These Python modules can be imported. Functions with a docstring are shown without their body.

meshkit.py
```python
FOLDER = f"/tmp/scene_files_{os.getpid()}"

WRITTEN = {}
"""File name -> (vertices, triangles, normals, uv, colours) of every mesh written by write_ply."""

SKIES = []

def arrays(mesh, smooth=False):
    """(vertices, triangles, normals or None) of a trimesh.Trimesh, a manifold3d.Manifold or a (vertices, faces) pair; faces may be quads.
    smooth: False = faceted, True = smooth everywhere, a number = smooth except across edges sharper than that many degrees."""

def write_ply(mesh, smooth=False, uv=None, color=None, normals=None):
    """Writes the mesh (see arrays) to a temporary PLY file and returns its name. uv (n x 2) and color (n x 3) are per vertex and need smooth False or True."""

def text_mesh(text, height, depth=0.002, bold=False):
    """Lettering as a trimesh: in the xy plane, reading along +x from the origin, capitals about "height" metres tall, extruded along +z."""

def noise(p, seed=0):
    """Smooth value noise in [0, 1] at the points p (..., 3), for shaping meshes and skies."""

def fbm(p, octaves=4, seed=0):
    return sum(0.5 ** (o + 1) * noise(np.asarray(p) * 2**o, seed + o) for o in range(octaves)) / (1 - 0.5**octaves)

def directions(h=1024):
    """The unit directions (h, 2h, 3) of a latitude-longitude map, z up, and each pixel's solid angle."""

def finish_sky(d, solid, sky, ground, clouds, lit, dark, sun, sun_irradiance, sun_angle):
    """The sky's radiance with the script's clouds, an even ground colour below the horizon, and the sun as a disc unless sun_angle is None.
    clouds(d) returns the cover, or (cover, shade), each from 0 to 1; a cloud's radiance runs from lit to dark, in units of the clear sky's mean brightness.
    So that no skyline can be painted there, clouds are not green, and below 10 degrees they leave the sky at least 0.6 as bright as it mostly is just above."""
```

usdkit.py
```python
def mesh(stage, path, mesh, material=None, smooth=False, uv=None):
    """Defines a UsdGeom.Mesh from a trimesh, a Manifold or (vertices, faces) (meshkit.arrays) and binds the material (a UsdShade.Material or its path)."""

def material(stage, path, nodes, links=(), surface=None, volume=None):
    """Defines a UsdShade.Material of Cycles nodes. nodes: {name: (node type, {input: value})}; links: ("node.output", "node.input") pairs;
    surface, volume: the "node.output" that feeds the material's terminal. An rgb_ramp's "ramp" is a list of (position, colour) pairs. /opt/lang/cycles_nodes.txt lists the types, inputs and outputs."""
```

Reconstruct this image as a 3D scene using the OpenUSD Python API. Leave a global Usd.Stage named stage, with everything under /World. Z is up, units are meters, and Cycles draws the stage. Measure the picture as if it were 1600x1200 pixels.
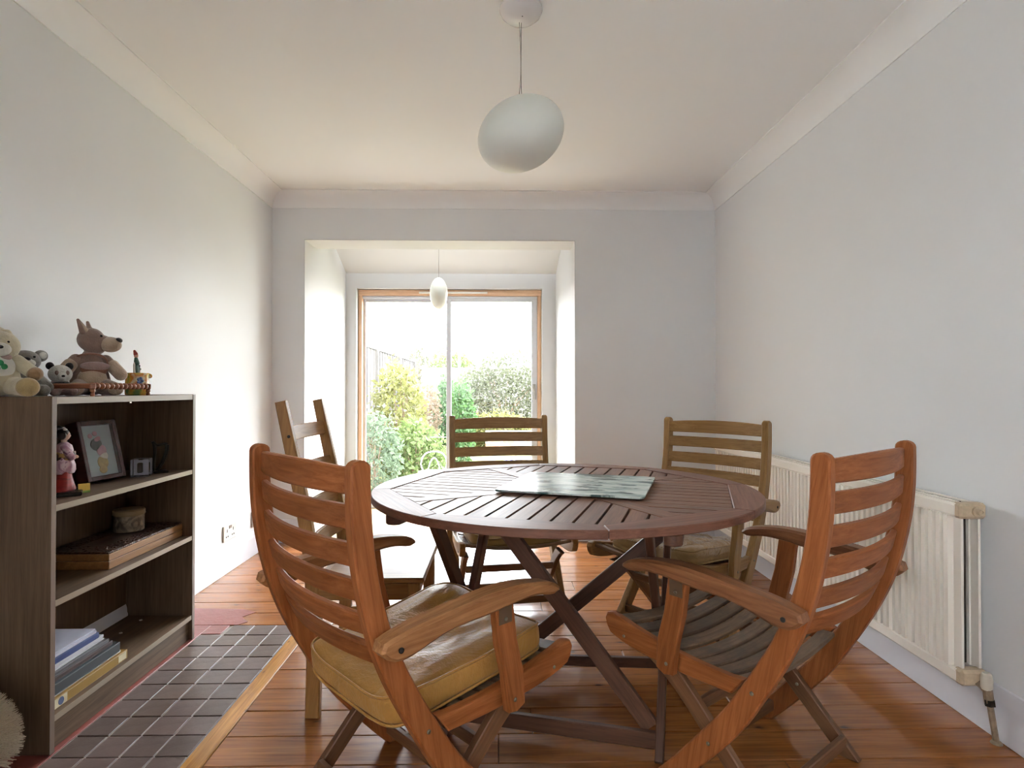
import math, random
import numpy as np, trimesh, manifold3d as m3
import shapely.geometry as sg
import usdkit, meshkit
from pxr import Usd, UsdGeom, UsdLux, UsdShade, Gf, Sdf
stage = Usd.Stage.CreateInMemory()
W = UsdGeom.Xform.Define(stage, '/World')
stage.SetDefaultPrim(W.GetPrim())
UsdGeom.SetStageUpAxis(stage, 'Z'); UsdGeom.SetStageMetersPerUnit(stage, 1.0)
UsdGeom.Scope.Define(stage, '/World/Looks')
random.seed(5); RNG = np.random.default_rng(5)

# ------------------------------------------------------------------ camera
EXPOSURE = 1.6
YAW, PITCH, FPX = 1.16, 0.55, 935.0
cam = UsdGeom.Camera.Define(stage, '/World/camera')
cam.CreateHorizontalApertureAttr(36.0); cam.CreateVerticalApertureAttr(27.0)
cam.CreateFocalLengthAttr(36.0 * FPX / 1600.0)
cam.CreateClippingRangeAttr(Gf.Vec2f(0.05, 2000)); cam.CreateExposureAttr(EXPOSURE)
cx = UsdGeom.Xformable(cam)
cx.AddTranslateOp().Set(Gf.Vec3d(0, 0, 1.05)); cx.AddRotateZOp().Set(-YAW); cx.AddRotateXOp().Set(90 + PITCH)

# ------------------------------------------------------------------ sky
SKY = 0.30      # bright even cloud, no direct sun
dome = UsdLux.DomeLight.Define(stage, '/World/sky'); dome.CreateIntensityAttr(1.0); dome.CreateColorAttr(Gf.Vec3f(1, 1, 1))
skym = usdkit.material(stage, '/World/Looks/sky', {
    'tc': ('texture_coordinate', {}),
    'sky': ('sky_texture', {'sky_type': 'multiple_scattering', 'sun_disc': False, 'sun_elevation': math.radians(48), 'sun_rotation': math.radians(115), 'aerosol_density': 2.0}),
    'mp': ('mapping', {'scale': (1.2, 1.2, 3.5)}),
    'cl': ('noise_texture', {'scale': 2.2, 'detail': 6, 'roughness': 0.6}),
    'cr': ('rgb_ramp', {'ramp': [(0.30, (.35, .35, .35)), (0.55, (1, 1, 1))]}),
    'mx': ('mix', {'mix_type': 'mix', 'color2': (26, 26.5, 27)}),
    'bg': ('background_shader', {'strength': SKY})},
    [('tc.generated', 'mp.vector'), ('mp.vector', 'cl.vector'), ('cl.fac', 'cr.fac'), ('cr.color', 'mx.fac'), ('sky.color', 'mx.color1'), ('mx.color', 'bg.color')], surface='bg.background')
UsdShade.MaterialBindingAPI.Apply(dome.GetPrim()).Bind(skym)
# ------------------------------------------------------------------ helpers
def lin(c):
    if isinstance(c, str): c = tuple(int(c[i:i + 2], 16) / 255 for i in (0, 2, 4))
    return tuple(x / 12.92 if x <= .04045 else ((x + .055) / 1.055) ** 2.4 for x in c)
def mul(c, k): return tuple(min(1, x * k) for x in c)
MATS = {}
def mat(name, nodes, links, surface='p.BSDF'):
    MATS[name] = usdkit.material(stage, '/World/Looks/' + name, nodes, links, surface=surface); return MATS[name]
def plain(name, col, rough=.5, spec=.5, metal=0, noise=0, nscale=6, bump=0, bscale=60, **kw):
    c = lin(col)
    nodes = {'p': ('principled_bsdf', {'base_color': c, 'roughness': rough, 'specular_ior_level': spec, 'metallic': metal, **kw}), 'tc': ('texture_coordinate', {})}
    links = []
    if noise:
        nodes['n'] = ('noise_texture', {'scale': nscale, 'detail': 4, 'roughness': .6})
        nodes['r'] = ('rgb_ramp', {'ramp': [(.25, mul(c, 1 - noise)), (.75, mul(c, 1 + noise))]})
        links += [('tc.object', 'n.vector'), ('n.fac', 'r.fac'), ('r.color', 'p.base_color')]
    if bump:
        nodes['bn'] = ('noise_texture', {'scale': bscale, 'detail': 4, 'roughness': .6})
        nodes['b'] = ('bump', {'strength': bump, 'distance': .01})
        links += [('tc.object', 'bn.vector'), ('bn.fac', 'b.height'), ('b.normal', 'p.normal')]
    return mat(name, nodes, links)
def wood(name, dark, light, rough=.45, spec=.5, gs=1.0, bump=.12, tone=.25, knots=0, coat=0, sheen_rough=None, kcol='3a2012', grime=None):
    d, l = lin(dark), lin(light)
    n = {'tc': ('texture_coordinate', {}), 'oi': ('object_info', {}),
         'off': ('vector_math', {'math_type': 'scale', 'vector1': (17.3, 9.1, 5.7)}), 'ad': ('vector_math', {'math_type': 'add'}),
         'mp': ('mapping', {'scale': (1.6 * gs, 30 * gs, 30 * gs)}), 'g': ('noise_texture', {'scale': 2.2, 'detail': 7, 'roughness': .68, 'distortion': .5}),
         'mp2': ('mapping', {'scale': (1.2, 5, 5)}), 't': ('noise_texture', {'scale': 1.7, 'detail': 3}),
         'r': ('rgb_ramp', {'ramp': [(.28, d), (.72, l)]}), 'tr': ('rgb_ramp', {'ramp': [(.3, (1 - tone,) * 3), (.7, (1 + tone * .5,) * 3)]}),
         'm': ('mix', {'mix_type': 'multiply', 'fac': 1.0}),
         'rm': ('math', {'math_type': 'multiply_add', 'value2': tone * .9, 'value3': 1 - tone * .45}), 'rv': ('vector_math', {'math_type': 'scale'}),
         'rr': ('map_range', {'from_min': .2, 'from_max': .8, 'to_min': rough - .07, 'to_max': rough + .09}),
         'b': ('bump', {'strength': bump, 'distance': .004}),
         'p': ('principled_bsdf', {'roughness': rough, 'specular_ior_level': spec, 'coat_weight': coat, 'coat_roughness': .08})}
    k = [('oi.random', 'off.scale'), ('tc.object', 'ad.vector1'), ('off.vector', 'ad.vector2'), ('ad.vector', 'mp.vector'), ('mp.vector', 'g.vector'),
         ('ad.vector', 'mp2.vector'), ('mp2.vector', 't.vector'), ('g.fac', 'r.fac'), ('t.fac', 'tr.fac'), ('r.color', 'm.color1'), ('tr.color', 'm.color2'),
         ('oi.random', 'rm.value1'), ('m.color', 'rv.vector1'), ('rm.value', 'rv.scale'), ('t.fac', 'rr.value'), ('rr.result', 'p.roughness'), ('g.fac', 'b.height'), ('b.normal', 'p.normal')]
    last = 'rv.vector'
    if knots:
        n['mk'] = ('mapping', {'scale': (2.6, 7.5, 7.5)}); n['kn'] = ('noise_texture', {'scale': 6, 'detail': 2})
        n['kd'] = ('mix', {'mix_type': 'linear_light', 'fac': .08}); n['v'] = ('voronoi_texture', {'scale': knots})
        n['kr'] = ('rgb_ramp', {'ramp': [(.05, (.9,) * 3), (.10, (.3,) * 3), (.20, (0, 0, 0))]}); n['km'] = ('mix', {'mix_type': 'mix', 'color2': lin(kcol)})
        k += [('ad.vector', 'mk.vector'), ('mk.vector', 'kd.color1'), ('mk.vector', 'kn.vector'), ('kn.color', 'kd.color2'), ('kd.color', 'v.vector'), ('v.distance', 'kr.fac'), ('kr.color', 'km.fac'), (last, 'km.color1')]
        last = 'km.color'
    if grime:
        n['gn'] = ('noise_texture', {'scale': 7, 'detail': 5, 'roughness': .7}); n['gr'] = ('rgb_ramp', {'ramp': [(.46, (0, 0, 0)), (.66, (.8,) * 3)]})
        n['gm'] = ('mix', {'mix_type': 'mix', 'color2': lin(grime)})
        k += [('ad.vector', 'gn.vector'), ('gn.fac', 'gr.fac'), ('gr.color', 'gm.fac'), (last, 'gm.color1')]; last = 'gm.color'
    k.append((last, 'p.base_color'))
    return mat(name, n, k)

NAMES, PM = {}, {}      # PM: a part's own matrix in its thing's space, so that sub-parts can be given in that space too
def uniq(parent, name):
    p = parent.GetPath() if parent is not None else Sdf.Path('/World')
    key = (str(p), name); i = NAMES.get(key, 0); NAMES[key] = i + 1
    return f'{p}/{name}' if i == 0 else f'{p}/{name}_{i:03d}'
def tag(prim, label=None, cat=None, group=None, kind=None):
    for k, v in (('label', label), ('category', cat), ('group', group), ('kind', kind)):
        if v: prim.SetCustomDataByKey(k, v)
    return prim
def thing(name, label=None, cat=None, loc=(0, 0, 0), rot=0, group=None, kind=None):
    x = UsdGeom.Xform.Define(stage, uniq(None, name)); x.AddTranslateOp().Set(Gf.Vec3d(*map(float, loc)))
    if rot: x.AddRotateZOp().Set(float(rot))
    return tag(x.GetPrim(), label, cat, group, kind)
def arr(m):
    v, f, _ = meshkit.arrays(m); return v, f
def obj(name, m, material, parent=None, grain=None, smooth=30, label=None, cat=None, group=None, kind=None, origin=None):
    """One Mesh prim. grain: direction (parent's space) that becomes the mesh's own x axis, so that wood grain runs along it."""
    v, f = arrays_list(m) if isinstance(m, list) else arr(m)
    c = np.array(origin) if origin is not None else (v.min(0) + v.max(0)) / 2
    if grain is not None:
        x = np.array(grain, float); x /= np.linalg.norm(x)
        a = np.array([0, 0, 1.]) if abs(x[2]) < .9 else np.array([0, 1., 0])
        y = np.cross(a, x); y /= np.linalg.norm(y); R = np.stack([x, y, np.cross(x, y)])
    else: R = np.eye(3)
    g = usdkit.mesh(stage, uniq(parent, name), ((v - c) @ R.T, f), MATS[material] if isinstance(material, str) else material, smooth=smooth)
    M = np.eye(4); M[:3, :3] = R; M[3, :3] = c
    PM[str(g.GetPath())] = M.copy()
    if parent is not None and str(parent.GetPath()) in PM: M = M @ np.linalg.inv(PM[str(parent.GetPath())])
    UsdGeom.Xformable(g).AddTransformOp().Set(Gf.Matrix4d(M.tolist()))
    return tag(g.GetPrim(), label, cat, group, kind)
def arrays_list(ms):
    V, F, n = [], [], 0
    for m in ms:
        v, f = arr(m); V.append(v); F.append(f + n); n += len(v)
    return np.vstack(V), np.vstack(F)
def join(ms): return arrays_list(ms)
def xf(m, M=None, t=(0, 0, 0)):
    v, f = arr(m)
    if M is not None: v = v @ np.asarray(M).T
    return v + np.asarray(t), f
def rotz(a): a = math.radians(a); return np.array([[math.cos(a), -math.sin(a), 0], [math.sin(a), math.cos(a), 0], [0, 0, 1]])
def rotx(a): a = math.radians(a); return np.array([[1, 0, 0], [0, math.cos(a), -math.sin(a)], [0, math.sin(a), math.cos(a)]])
def roty(a): a = math.radians(a); return np.array([[math.cos(a), 0, math.sin(a)], [0, 1, 0], [-math.sin(a), 0, math.cos(a)]])
def bx(lo, hi, c=.002):
    """chamfered box between two corners"""
    lo, hi = np.minimum(lo, hi).astype(float), np.maximum(lo, hi).astype(float)
    c = min(c, (hi - lo).min() * .45)
    if c <= 0:
        m = trimesh.creation.box(bounds=[lo, hi]); return np.array(m.vertices), np.array(m.faces)
    P = []
    for s in np.ndindex(2, 2, 2):
        k = np.where(np.array(s) == 0, lo, hi); i = np.where(np.array(s) == 0, 1, -1)
        for a in range(3):
            q = k + i * c; q[a] = k[a]; P.append(q)
    h = trimesh.convex.convex_hull(np.array(P)); return np.array(h.vertices), np.array(h.faces)
def bar(p, q, w, t, up=(0, 0, 1), c=.003):
    """bar of section w (sideways) x t (along up) from p to q"""
    return sweep([p, q], rr(w, t, c), up)
def rr(w, h, c=.003):
    w, h = w / 2, h / 2; c = min(c, w * .8, h * .8)
    return np.array([(-w + c, -h), (w - c, -h), (w, -h + c), (w, h - c), (w - c, h), (-w + c, h), (-w, h - c), (-w, -h + c)])
def ring(r, n=10, ry=None): a = np.arange(n) * 2 * np.pi / n; return np.c_[r * np.cos(a), (ry or r) * np.sin(a)]
def sweep(path, sec, up=(0, 0, 1), scale=None, closed=False, endscale=None):
    path = np.asarray(path, float); n, k = len(path), len(sec)
    T = np.gradient(path, axis=0) if not closed else np.roll(path, -1, 0) - np.roll(path, 1, 0)
    T /= np.linalg.norm(T, axis=1, keepdims=True); U = np.broadcast_to(np.asarray(up, float), T.shape)
    S = np.cross(T, U); S /= np.linalg.norm(S, axis=1, keepdims=True); B = np.cross(S, T)
    sc = np.ones((n, 2)) if scale is None else (np.asarray(scale, float).reshape(n, -1) * np.ones((1, 2)))
    V = (path[:, None] + S[:, None] * (sec[None, :, :1] * sc[:, None, :1]) + B[:, None] * (sec[None, :, 1:] * sc[:, None, 1:])).reshape(-1, 3)
    F = []
    for i in range(n if closed else n - 1):
        j = (i + 1) % n
        for a in range(k):
            b = (a + 1) % k; F += [(i * k + a, i * k + b, j * k + b), (i * k + a, j * k + b, j * k + a)]
    if not closed:
        V = np.vstack([V, path[0], path[-1]]); c0, c1 = n * k, n * k + 1
        for a in range(k):
            b = (a + 1) % k; F += [(c0, b, a), (c1, (n - 1) * k + a, (n - 1) * k + b)]
    F = np.array(F)[:, ::-1]
    return V, fixw(V, F)
def fixw(V, F):
    m = trimesh.Trimesh(V, F, process=False)
    return F if m.volume >= 0 else F[:, ::-1]
def tube(path, r, n=8, closed=False, scale=None):
    path = np.asarray(path, float); d = path[-1] - path[0] if not closed else np.array([0, 0, 0.])
    up = (0, 0, 1) if closed or abs(d[2]) < .8 * (np.linalg.norm(d) + 1e-9) else (0.13, 1, 0)
    return sweep(path, ring(r, n), up, scale, closed)
def lathe(prof, n=32, center=(0, 0, 0)):
    prof = np.asarray(prof, float); a = np.arange(n) * 2 * np.pi / n; V, F, k = [], [], len(prof)
    V = np.stack([prof[:, 0][None] * np.cos(a)[:, None], prof[:, 0][None] * np.sin(a)[:, None], np.broadcast_to(prof[:, 1], (n, k))], -1).reshape(-1, 3)
    for i in range(n):
        j = (i + 1) % n
        for b in range(k - 1): F += [(i * k + b, j * k + b, j * k + b + 1), (i * k + b, j * k + b + 1, i * k + b + 1)]
    m = trimesh.Trimesh(V + np.asarray(center), F, process=True); m.update_faces(m.nondegenerate_faces())
    return np.array(m.vertices), fixw(m.vertices, np.array(m.faces))
def slab(poly, t, c=.003):
    """outline (n x 2) extruded to thickness t about 0 along the third axis, edges chamfered by c"""
    P = np.asarray(poly, float); s = sg.Polygon(P)
    if s.exterior.is_ccw is False: P = P[::-1]
    e = np.roll(P, -1, 0) - P; e /= np.maximum(np.linalg.norm(e, axis=1, keepdims=True), 1e-9); nn = np.c_[e[:, 1], -e[:, 0]]
    b = nn + np.roll(nn, 1, 0); b /= np.maximum(np.linalg.norm(b, axis=1, keepdims=True), .3)
    I = P - b * c; n = len(P)
    lay = [(I, -t / 2), (P, -t / 2 + c), (P, t / 2 - c), (I, t / 2)] if c else [(P, -t / 2), (P, t / 2)]
    V = np.vstack([np.c_[q, np.full(n, z)] for q, z in lay]); F = []
    for l in range(len(lay) - 1):
        for i in range(n):
            j = (i + 1) % n; F += [(l * n + i, l * n + j, (l + 1) * n + j), (l * n + i, (l + 1) * n + j, (l + 1) * n + i)]
    tri = m3.triangulate([I if c else P]); L = len(lay) - 1
    F = np.vstack([F, tri[:, ::-1], tri + L * n])
    return V, fixw(V, F)
def spline(pts, n=24):
    from scipy.interpolate import CubicSpline
    P = np.asarray(pts, float); d = np.r_[0, np.cumsum(np.linalg.norm(np.diff(P, axis=0), axis=1))]
    return CubicSpline(d, P)(np.linspace(0, d[-1], n))
def ribbon(pts, widths, n=24, cap0='flat', cap1='round'):
    """outline of a strip of varying width along a smooth 2D line"""
    P = spline(pts, n); T = np.gradient(P, axis=0); T /= np.linalg.norm(T, axis=1, keepdims=True); N = np.c_[-T[:, 1], T[:, 0]]
    w = np.interp(np.linspace(0, 1, n), np.linspace(0, 1, len(widths)), widths)[:, None] / 2
    L, R = P + N * w, P - N * w
    def cap(p, t, nrm, w, kind):
        if kind == 'flat': return np.zeros((0, 2))
        a = np.linspace(90, -90, 9)[1:-1] * np.pi / 180
        return p + nrm * (np.sin(a)[:, None] * w) + t * (np.cos(a)[:, None] * w * .8)
    return np.vstack([L, cap(P[-1], T[-1], N[-1], w[-1], cap1), R[::-1], cap(P[0], -T[0], -N[0], w[0], cap0)])
def ell(c, r, M=None, sub=3):
    m = trimesh.creation.icosphere(sub, 1.0); v = np.array(m.vertices) * np.asarray(r)
    if M is not None: v = v @ np.asarray(M).T
    return v + np.asarray(c), np.array(m.faces)
def blob(bones, h=.006, it=12):
    """one smooth body: hulls of sphere pairs ((p, r), (q, s)), united and smoothed"""
    def sp(p, r):
        r = np.broadcast_to(np.asarray(r, float), 3); return m3.Manifold.sphere(1.0, 20).scale(tuple(r)).translate(tuple(p))
    if np.ndim(bones[0][0][0]) == 0: bones = [bones]
    M = m3.Manifold()
    for b in bones:
        M = M + (m3.Manifold.batch_hull([sp(*x) for x in b]) if len(b) > 1 else sp(*b[0]))
    q = M.refine_to_length(h).to_mesh(); t = trimesh.Trimesh(q.vert_properties[:, :3], q.tri_verts, process=True)
    trimesh.smoothing.filter_taubin(t, iterations=it)
    return np.array(t.vertices), np.array(t.faces)
def superq(r, ev, eh, n=40):
    a, b = np.meshgrid(np.linspace(-np.pi, np.pi, 2 * n, endpoint=False), np.linspace(-np.pi / 2, np.pi / 2, n)[1:-1], indexing='ij')
    f = lambda x, e: np.sign(x) * np.abs(x) ** e
    V = np.stack([r[0] * f(np.cos(b), ev) * f(np.cos(a), eh), r[1] * f(np.cos(b), ev) * f(np.sin(a), eh), r[2] * f(np.sin(b), ev)], -1)
    k = V.shape[1]; V = np.vstack([V.reshape(-1, 3), (0, 0, -r[2]), (0, 0, r[2])]); F = []
    for i in range(2 * n):
        j = (i + 1) % (2 * n)
        for q in range(k - 1): F += [(i * k + q, j * k + q, j * k + q + 1), (i * k + q, j * k + q + 1, i * k + q + 1)]
        F += [(2 * n * k, j * k, i * k), (2 * n * k + 1, i * k + k - 1, j * k + k - 1)]
    return V, fixw(V, np.array(F))
def screw(p, d, r=.0045, parent=None, name='bolt', m='steel'):
    d = np.asarray(d, float); d /= np.linalg.norm(d); p = np.asarray(p, float)
    return obj(name, sweep([p - d * .004, p + d * .001, p + d * .0025], ring(r * .85, 10), (0, 0, 1) if abs(d[2]) < .9 else (0, 1, 0), scale=[1, 1, .6]), m, parent)
# ------------------------------------------------------------------ materials
plain('wall_paint', 'e6e8e9', .6, .25, noise=.012, nscale=2, bump=.04, bscale=90)
plain('ceiling_paint', 'f0f2f2', .75, .2, bump=.03, bscale=80)
plain('bright_paint', 'c9c9c9', .6, .25, bump=.03, bscale=80)
plain('trim_paint', 'd9d9de', .35, .4, noise=.02, nscale=4)
plain('steel', '97917f', .45, .5, metal=1)
plain('stained_metal', '69533f', .6, .4)
plain('dark_metal', '3a3a36', .45, .5, metal=.8)
plain('brass', '9a7f4f', .4, .5, metal=1)
wood('floor_wood', '774420', 'ad6f38', rough=.24, spec=.3, bump=.05, tone=.16, knots=2.0, coat=.25)
wood('border_wood', '9a6228', 'd89f50', rough=.25, bump=.1, tone=.3, knots=4.5)
wood('laminate', 'a99163', 'c6b284', rough=.3, spec=.25, bump=.02, tone=.1)
plain('floor_gap', '1d130c', .9)
plain('red_cement', '8a4a42', .32, .5, noise=.14, nscale=9, bump=.2, bscale=25)
plain('grout', 'a49a92', .9, noise=.12, nscale=30)
TILES = []
for i, c in enumerate(['5f4f46', '675650', '594a43', '6a5a51', '61524c']):
    TILES.append(plain('hearth_tile_' + 'abcde'[i], c, .36, .5, noise=.16, nscale=14, bump=.12, bscale=30))
wood('teak', '82461f', 'b57042', rough=.5, spec=.25, gs=1.2, tone=.22, bump=.12)
wood('teak_tan', '8f5a35', 'c8925f', rough=.55, spec=.3, gs=1.2, tone=.22, bump=.18)
wood('teak_worn', '875a3a', 'c0956b', rough=.55, spec=.3, gs=1.2, tone=.25, bump=.18)
wood('teak_grey', '5a4534', '8d7459', rough=.5, gs=1.1, tone=.25, bump=.18, grime='544a3e')
wood('teak_leg', '5f3f29', '8a6142', rough=.5, gs=1.1, tone=.25, bump=.15)
wood('teak_arm', '6f4328', 'a06d47', rough=.5, gs=1.1, tone=.25, bump=.15)
wood('oak', '7d5a2c', 'a98450', rough=.4, gs=1.2, tone=.12)
wood('oak_dark', '5a3f24', '876440', rough=.45, gs=1.2, tone=.2)
wood('table_wood', '593829', '8a634c', rough=.45, spec=.4, gs=1.1, tone=.25, bump=.12)
wood('table_rim', '5c382a', '8a5f4c', rough=.45, spec=.4, gs=1.1, tone=.22, bump=.14)
wood('table_leg', '44291d', '6e4a36', rough=.45, gs=1.1, tone=.25, bump=.14)
wood('pine', '8a6035', 'b88a52', rough=.42, spec=.3, gs=1.0, tone=.15)
wood('walnut', '493726', '745d47', rough=.48, spec=.4, gs=.9, tone=.16, bump=.05)
plain('edge_band', '978976', .4, .5)
plain('edge_dark', '77665a', .4, .5)
wood('door_timber', 'bd906e', 'e0bf9f', rough=.5, gs=1.0, tone=.15)
plain('aluminium', 'c9cbd0', .38, .5, metal=.25)
plain('white_plastic', 'dedbd2', .35)
plain('grey_plastic', 'a09e96', .4)
plain('pin_dark', '23211f', .6)
plain('rad_paint', 'f4eee3', .38, .45, noise=.03, nscale=5)
plain('rad_aged', 'c9b598', .5, noise=.2, nscale=30)
plain('rad_dark', '3c352d', .8)
plain('valve_white', 'cfc6b6', .4)
plain('copper_paint', '8f7c66', .4, noise=.35, nscale=40, metal=.2)
plain('opal_glass', 'e4e6dd', .42, .5)
plain('rose_white', 'dfdcd8', .18, .5)
plain('wire', '8c8a84', .4, .5, metal=.6)
mat('pane_glass', {'lw': ('layer_weight', {'blend': .5}), 'pw': ('math', {'math_type': 'power', 'value2': 4.5}), 'f': ('math', {'math_type': 'multiply_add', 'value2': .9, 'value3': .035}), 't': ('transparent_bsdf', {'color': (.98, .985, .985)}), 'g': ('glossy_bsdf', {'roughness': .01, 'color': (1, 1, 1)}), 'm': ('mix_closure', {})},
    [('lw.facing', 'pw.value1'), ('pw.value', 'f.value1'), ('f.value', 'm.fac'), ('t.BSDF', 'm.closure1'), ('g.BSDF', 'm.closure2')], surface='m.closure')
mat('clear_glass', {'p': ('principled_bsdf', {'base_color': (.95, .98, .97), 'roughness': .01, 'transmission_weight': 1.0, 'ior': 1.48})}, [])

# ------------------------------------------------------------------ room shell
XL, XR, YB, YF, ZC = -1.572, 1.508, 4.155, -2.6, 2.405
EXL, EXR0, EXR1, YS, YE = -1.352, .526, .494, 4.42, 5.28
T = .15
def st(name, m, material, **k): return obj(name, m, material, kind='structure', smooth=False, **k)
WY0, WY1, WZ0, WZ1 = -2.50, -1.55, .80, 2.10       # window in the left wall, behind the camera
st('wall_left', [bx((XL - T, YF - T, -.1), (XL, WY0, ZC + .1), 0), bx((XL - T, WY1, -.1), (XL, YB + .265, ZC + .1), 0), bx((XL - T, WY0, -.1), (XL, WY1, WZ0), 0), bx((XL - T, WY0, WZ1), (XL, WY1, ZC + .1), 0)], 'wall_paint')
st('wall_right', bx((XR, YF - T, -.1), (XR + T, YB + .265, ZC + .1), 0), 'wall_paint')
OT = 2.09
st('wall_back', [bx((XL, YB, 0), (EXL, YS, ZC), 0), bx((EXR0, YB, 0), (XR, YS, ZC), 0), bx((EXL, YB, OT), (EXR0, YS, ZC), 0)], 'wall_paint')
# bright painted lining of the opening
lin_ = [bx((EXL - .002, YB + .001, 0), (EXL + .004, YS, OT), 0), bx((EXR0 - .004, YB + .001, 0), (EXR0 + .002, YS, OT), 0), bx((EXL, YB + .001, OT - .004), (EXR0, YS, OT + .002), 0)]
st('trim_1', lin_, 'bright_paint')
st('wall_front', bx((XL, YF - T, 0), (XR, YF, ZC), 0), 'wall_paint')
st('ceiling', bx((XL, YF, ZC), (XR, YB, ZC + .1), 0), 'ceiling_paint')
# coving
c = .1; a = np.linspace(0, np.pi / 2, 9)
prof = [(0, -c), (.006, -c)] + [(c - (c - .006) * np.cos(t), -c + (c - .006) * np.sin(t)) for t in a] + [(c, -.006), (c, 0), (0, 0)]
prof = np.array(prof)
def coving(p, q, inward, back=.0):
    p, q, n = (np.array(x, float) for x in (p, q, inward)); d = (q - p) / np.linalg.norm(q - p); V, k = [], len(prof)
    for e, s in ((p, 1), (q, -1)):
        for u, z in prof: V.append(e + n * u + d * s * u + np.array([0, 0, ZC + z]))
    F = [(i, (i + 1) % k, k + (i + 1) % k) for i in range(k)] + [(i, k + (i + 1) % k, k + i) for i in range(k)]
    tri = m3.triangulate([prof]); F = np.vstack([F, tri, tri[:, ::-1] + k]); V = np.array(V)
    return V, fixw(V, F)
obj('trim_2', coving((XL, YF, 0), (XL, YB, 0), (1, 0, 0)), 'ceiling_paint', kind='structure')
obj('trim_3', coving((XR, YF, 0), (XR, YB, 0), (-1, 0, 0)), 'ceiling_paint', kind='structure')
obj('trim_4', coving((XL, YB, 0), (XR, YB, 0), (0, -1, 0)), 'ceiling_paint', kind='structure')
obj('trim_5', coving((XL, YF, 0), (XR, YF, 0), (0, 1, 0)), 'ceiling_paint', kind='structure')
# skirting boards with a moulded top
bp = np.array([(0, 0), (.016, 0), (.016, .112), (.013, .120), (.011, .140), (.006, .155), (0, .158)])
def skirt(name, p, q, n):
    p, q, n = (np.array(x, float) for x in (p, q, n)); k = len(bp)
    V = np.array([e + n * u + np.array([0, 0, z]) for e in (p, q) for u, z in bp])
    F = [(i, (i + 1) % k, k + (i + 1) % k) for i in range(k)] + [(i, k + (i + 1) % k, k + i) for i in range(k)]
    tri = m3.triangulate([bp]); F = np.vstack([F, tri, tri[:, ::-1] + k])
    obj(name, (V, fixw(V, F)), 'trim_paint', kind='structure', smooth=25)
skirt('baseboard_left', (XL, YF, .001), (XL, YB, .001), (1, 0, 0))
skirt('baseboard_right', (XR, YF, .001), (XR, YB, .001), (-1, 0, 0))
skirt('baseboard_back', (XL + .016, YB, .001), (EXL - .002, YB, .001), (0, -1, 0))
skirt('baseboard_back', (EXR0 + .002, YB, .001), (XR - .016, YB, .001), (0, -1, 0))
# extension with a sloping ceiling
EZ = 2.074; SL = .43; ez = lambda y: EZ + SL * (YE - y)
def hexa(P): 
    h = trimesh.convex.convex_hull(np.array(P, float)); return np.array(h.vertices), np.array(h.faces)
st('wall_extension_left', bx((EXL - T, YS, -.1), (EXL, YE + .25, 2.6), 0), 'bright_paint')
st('wall_extension_right', hexa([(x + d, y, z) for x, y in ((EXR0, YS), (EXR1, YE)) for d in (0, T) for z in (-.1, 2.6)]), 'bright_paint')
SKX0, SKX1, SKY0, SKY1 = -.74, -.06, 4.48, 4.68
slope = lambda x0, x1, y0, y1, d0=0, d1=.1: hexa([(x, y, ez(y) + d) for x in (x0, x1) for y in (y0, y1) for d in (d0, d1)])
st('ceiling_extension', [slope(EXL - T, EXR0 + T, SKY1, YE + .3), slope(EXL - T, EXR0 + T, YS - .265, SKY0), slope(EXL - T, SKX0, SKY0, SKY1), slope(SKX1, EXR0 + T, SKY0, SKY1)], 'bright_paint')
w2 = thing('window_2', 'roof light in the sloping ceiling of the extension', 'window', kind='structure')
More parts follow.
